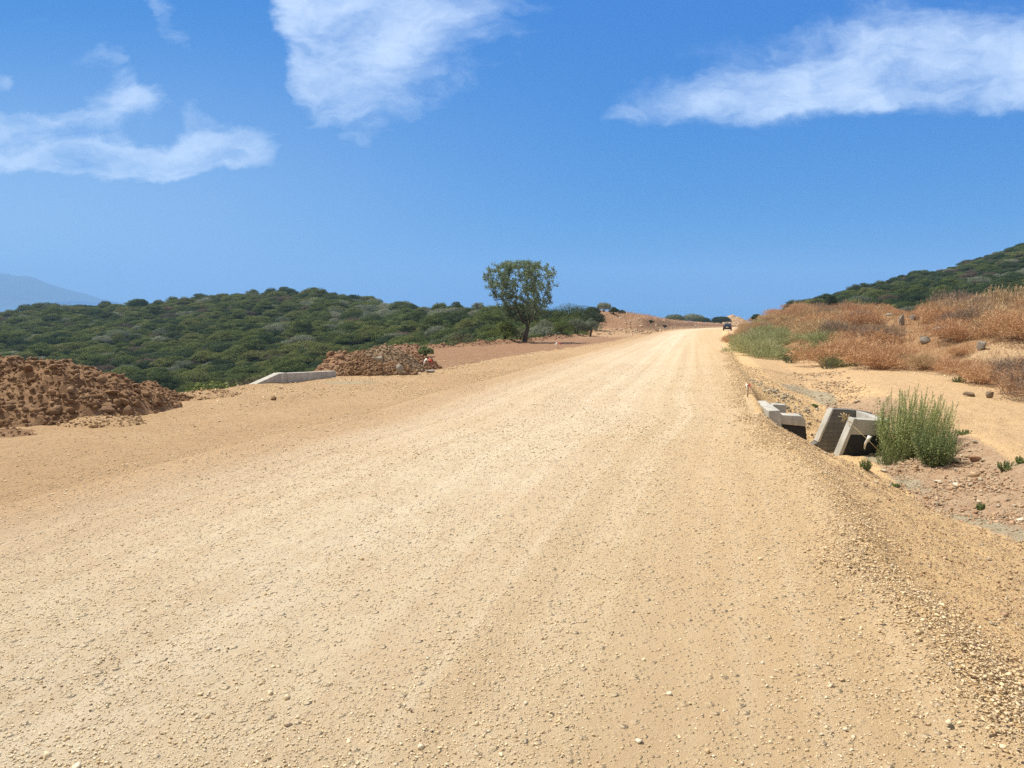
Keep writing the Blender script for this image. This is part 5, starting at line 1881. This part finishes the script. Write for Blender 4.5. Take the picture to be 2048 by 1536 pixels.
def stemmy(name, label, pos, nst, h, spread, base_r, lvs, lsize, mat, seed, cat='shrub', lean=0.0, asp=0.35, side=0.10):
    rng = np.random.default_rng(seed)
    o = add(name, None, None, pos)
    tag(o, label, cat)
    sb, lb_ = Bag(), Bag()
    for i in range(nst):
        a = rng.uniform(0, 2 * pi)
        rr = sqrt(rng.random())
        p0 = np.array([cos(a) * rr * base_r, sin(a) * rr * base_r, -0.05])
        L = h * rng.uniform(0.55, 1.0) * (1 - 0.22 * rr)
        tip = np.array([cos(a) * rr * spread + lean, sin(a) * rr * spread, L]) + rng.normal(0, .05, 3) * L
        mid = (p0 + tip) / 2 + np.array([cos(a), sin(a), 0]) * rr * spread * 0.16 + rng.normal(0, .045, 3) * L
        sb.tube([p0, mid, tip], [0.006, 0.0045, 0.002], 4, False)
        f = rng.uniform(0.10, 1.0, lvs) ** 0.85
        ff = f[:, None]
        Q = (1 - ff) ** 2 * p0 + 2 * ff * (1 - ff) * (mid * 2 - (p0 + tip) / 2) + ff ** 2 * tip
        off = rng.normal(0, 1, (lvs, 3)); off /= np.linalg.norm(off, axis=1)[:, None]
        Q = Q + off * (side * (1.05 - f) * rng.random(lvs) ** .7)[:, None]
        Q[:, 2] = np.maximum(Q[:, 2], 0.01)
        leaves(lb_, Q, off + [0, 0, .4], lsize * (1.15 - 0.55 * f), rng, asp)
    add('stems', sb.build('stems', [M['stem_green']]), o)
    add('foliage', lb_.build('foliage', [mat]), o)
    return o


g1 = at(1820, 930, 15.4); g1[2] = Hs(g1[0], g1[1])
top1 = at(1790, 772, 15.4)
stemmy('green_shrub', 'tall feathery green shrub of upright stems growing beside the culvert box', g1, 190, (top1[2] - g1[2]) * 1.10, 0.76, 0.36, 170, 0.042, M['shrub_leaf'], 5, 'shrub', 0.10, 0.36, 0.19)
g3 = at(1778, 936, 14.9); g3[2] = Hs(g3[0], g3[1])
stemmy('green_shrub', 'lighter grassy green plant in front of the black culvert face', g3, 46, 0.62, 0.30, 0.20, 46, 0.038, M['weed'], 8, 'plant', 0.05, 0.28, 0.07)
g2 = at(1870, 946, 14.1); g2[2] = Hs(g2[0], g2[1])
stemmy('green_shrub', 'darker rounded bushy plant in front of the tall feathery shrub', g2, 100, 0.92, 0.44, 0.12, 120, 0.034, M['shrub_leaf_dark'], 6, 'shrub', 0.0, 0.6, 0.13)
for i, (px, py, wpx, h, lab) in enumerate([
    (2012, 938, 44, 0.16, 'low spreading green weed at the margin of the ditch rubble'),
    (2042, 926, 26, 0.14, 'small green weed behind the low spreading one'),
    (1924, 868, 34, 0.12, 'flat green weed on the dirt track behind the tall feathery shrub'),
    (1962, 1018, 16, 0.10, 'tiny green weed alone on the grey silt in the ditch'),
    (1628, 813, 20, 0.07, 'flat green weed beyond the stepped culvert head'),
    (1790, 972, 18, 0.05, 'thin green weed in the ditch bottom'),
    (1730, 938, 24, 0.22, 'small grassy tuft at the base of the culvert box'),
    (1920, 765, 28, 0.25, 'yellowish weed at the foot of the brush bank'),
    (1580, 726, 46, 0.8, 'branching yellow-green weed at the foot of the bank'),
    (1655, 738, 44, 0.8, 'grey-green rounded weed at the foot of the bank'),
]):
    p = hit(px, py)
    w_ = wpx * p[1] / F_PX / 2
    stemmy('weed', lab, p, 34, h, w_, w_ * 0.35, 26, 0.035 if p[1] < 20 else 0.06, M['weed'] if i < 8 else M['leaf_feather'], 40 + i, 'weed', 0, 0.5, 0.04)

# ------------------------------------------------------------------ the parked car
M['paint'] = plain_material('dark_blue_paint', (0.012, 0.016, 0.028), 0.25, 0.5)
M['glass'] = plain_material('car_glass', (0.025, 0.03, 0.035), 0.06, 0.6)
M['rubber'] = plain_material('tyre_rubber', (0.015, 0.015, 0.015), 0.9, 0.1)
M['rim'] = plain_material('wheel_metal', (0.35, 0.35, 0.36), 0.4, 0.5, 0.6)
M['tail'] = plain_material('tail_light_red', (0.35, 0.02, 0.02), 0.2, 0.5)
M['plate'] = plain_material('white_plate', (0.75, 0.75, 0.73), 0.5)
M['trim'] = plain_material('black_trim', (0.02, 0.02, 0.022), 0.6, 0.3)


def car():
    p = at(1454.5, 667.5, 160)
    z = Hs(p[0], p[1])
    o = add('parked_car', None, None, (p[0], p[1], z), -0.30)
    tag(o, 'small dark hatchback parked at the road edge where the road bends away', 'car')
    W, L, Hh = 1.78, 4.0, 1.56
    # body shell: lofted sections from the rear (y=-2) to the nose (y=2)
    secs = [(-2.0, .42, .80, .78, .80), (-1.95, .34, .98, .84, .99), (-1.80, .30, 1.02, .88, 1.40), (-1.35, .28, .99, .89, 1.53), (-0.5, .27, .97, .89, 1.56), (0.25, .27, .96, .89, 1.50), (0.95, .27, .95, .88, 1.02), (1.6, .28, .86, .86, .88), (1.92, .34, .74, .78, .76), (2.0, .44, .66, .66, .68)]
    b = Bag()
    V = []
    for y, lo, belt, hw, top in secs:
        rw = hw * (0.72 if top > belt + .12 else 0.92)
        half = [(0, lo), (hw * .92, lo), (hw, lo + .14), (hw * .985, belt), (rw + (hw - rw) * .25, belt + (top - belt) * .55), (rw, top - .05), (rw * .85, top), (0, top + .012)]
        ring = [(x, y, zz) for x, zz in half] + [(-x, y, zz) for x, zz in half[-2:0:-1]]
        V.append(ring)
    m = len(V[0])
    Vf = np.array(V).reshape(-1, 3)
    Q = [(i * m + s, i * m + (s + 1) % m, (i + 1) * m + (s + 1) % m, (i + 1) * m + s) for i in range(len(V) - 1) for s in range(m)]
    n0 = len(Vf)
    Vf = np.concatenate([Vf, [np.mean(V[0], 0)], [np.mean(V[-1], 0)]])
    T = [(n0, (s + 1) % m, s) for s in range(m)] + [(n0 + 1, (len(V) - 1) * m + s, (len(V) - 1) * m + (s + 1) % m) for s in range(m)]
    b.put(Vf, Q, T)
    bd = b.build('body', [M['paint']], True)
    body = add('body', bd, o)
    md = body.modifiers.new('smooth', 'SUBSURF'); md.levels = 1; md.render_levels = 2
    b = Bag(); b.prism([(-.60, -1.945, 1.05), (.60, -1.945, 1.05), (.52, -1.80, 1.38), (-.52, -1.80, 1.38)], (0, .06, .02))
    rw_ = b.build('rear_window', [M['glass']]); bevel_mesh(rw_, 0.02); add('rear_window', rw_, o)
    for s in (-1, 1):
        b = Bag(); b.prism([(s * .875, -1.25, 1.03), (s * .875, .75, 1.0), (s * .74, .2, 1.40), (s * .74, -1.15, 1.42)], (s * .02, 0, 0))
        add('side_window', b.build('side_window', [M['glass']]), o)
        b = Bag(); b.prism([(s * .70, -1.985, .78), (s * .86, -1.96, .78), (s * .84, -1.93, 1.08), (s * .66, -1.955, 1.05)], (0, -.05, 0))
        tl_ = b.build('tail_light', [M['tail']]); bevel_mesh(tl_, 0.015); add('tail_light', tl_, o)
        b = Bag(); b.prism([(s * .90, .62, .98), (s * 1.06, .62, 1.0), (s * 1.06, .62, 1.12), (s * .92, .62, 1.12)], (0, .09, 0))
        mr = b.build('wing_mirror', [M['trim']]); bevel_mesh(mr, 0.02); add('wing_mirror', mr, o)
        for y in (-1.3, 1.3):
            b = Bag(); b.tube([(s * .66, y, .31), (s * .72, y, .31), (s * .86, y, .31), (s * .89, y, .31)], [.29, .315, .315, .285], 22)
            wl = add('wheel', b.build('wheel', [M['rubber']], False), o)
            b = Bag(); b.tube([(s * .87, y, .31), (s * .90, y, .31)], [.20, .17], 16)
            add('rim', b.build('rim', [M['rim']]), wl)
    b = Bag(); b.prism([(-.86, -2.03, .36), (.86, -2.03, .36), (.86, -2.03, .62), (-.86, -2.03, .62)], (0, .14, 0))
    bp = b.build('bumper', [M['trim']]); bevel_mesh(bp, 0.04); add('bumper', bp, o)
    b = Bag(); b.prism([(-.27, -2.055, .70), (.27, -2.055, .70), (.27, -2.045, .82), (-.27, -2.045, .82)], (0, .03, 0))
    add('number_plate', b.build('number_plate', [M['plate']]), o)
    return o


car()

M['mound'] = soil_material('pale_mound_soil', (0.40, 0.27, 0.16), (0.46, 0.33, 0.20), (0.33, 0.21, 0.12), 0.6)
# earth mound on the skyline beyond the car
heap('earth_mound', 'pale eroded earth mound on the skyline beyond the parked car', [(1464, 630, 305), (1473, 633, 305), (1488, 643, 305)], M['mound'], 0.55, 0.35, 260, (0.16, 0.4, 0.08, 0.4), 17, 0.35, None, 'mound')

# ------------------------------------------------------------------ haze: one closed box of even, pale air
hz0, hz1 = (-10000, -400, -62.5), (8000, 6900, 280)
b = Bag()
x0, y0, z0 = hz0; x1, y1, z1 = hz1
me = mesh_from('haze', [(x0, y0, z0), (x1, y0, z0), (x1, y1, z0), (x0, y1, z0), (x0, y0, z1), (x1, y0, z1), (x1, y1, z1), (x0, y1, z1)],
               [(0, 3, 2, 1), (4, 5, 6, 7), (0, 1, 5, 4), (1, 2, 6, 5), (2, 3, 7, 6), (3, 0, 4, 7)])
mh = bpy.data.materials.new("haze_air")
mh.use_nodes = True
mh.node_tree.nodes.clear()
k = N(mh.node_tree)
pv = k.n('ShaderNodeVolumePrincipled')
pv.inputs['Color'].default_value = HAZE_COLOR + (1,)
pv.inputs['Density'].default_value = HAZE_DENSITY
pv.inputs['Anisotropy'].default_value = 0.0
ho = k.n('ShaderNodeOutputMaterial')
k.l(pv.outputs[0], ho.inputs['Volume'])
me.materials.append(mh)
haze = tag(add('haze', me), kind='stuff')
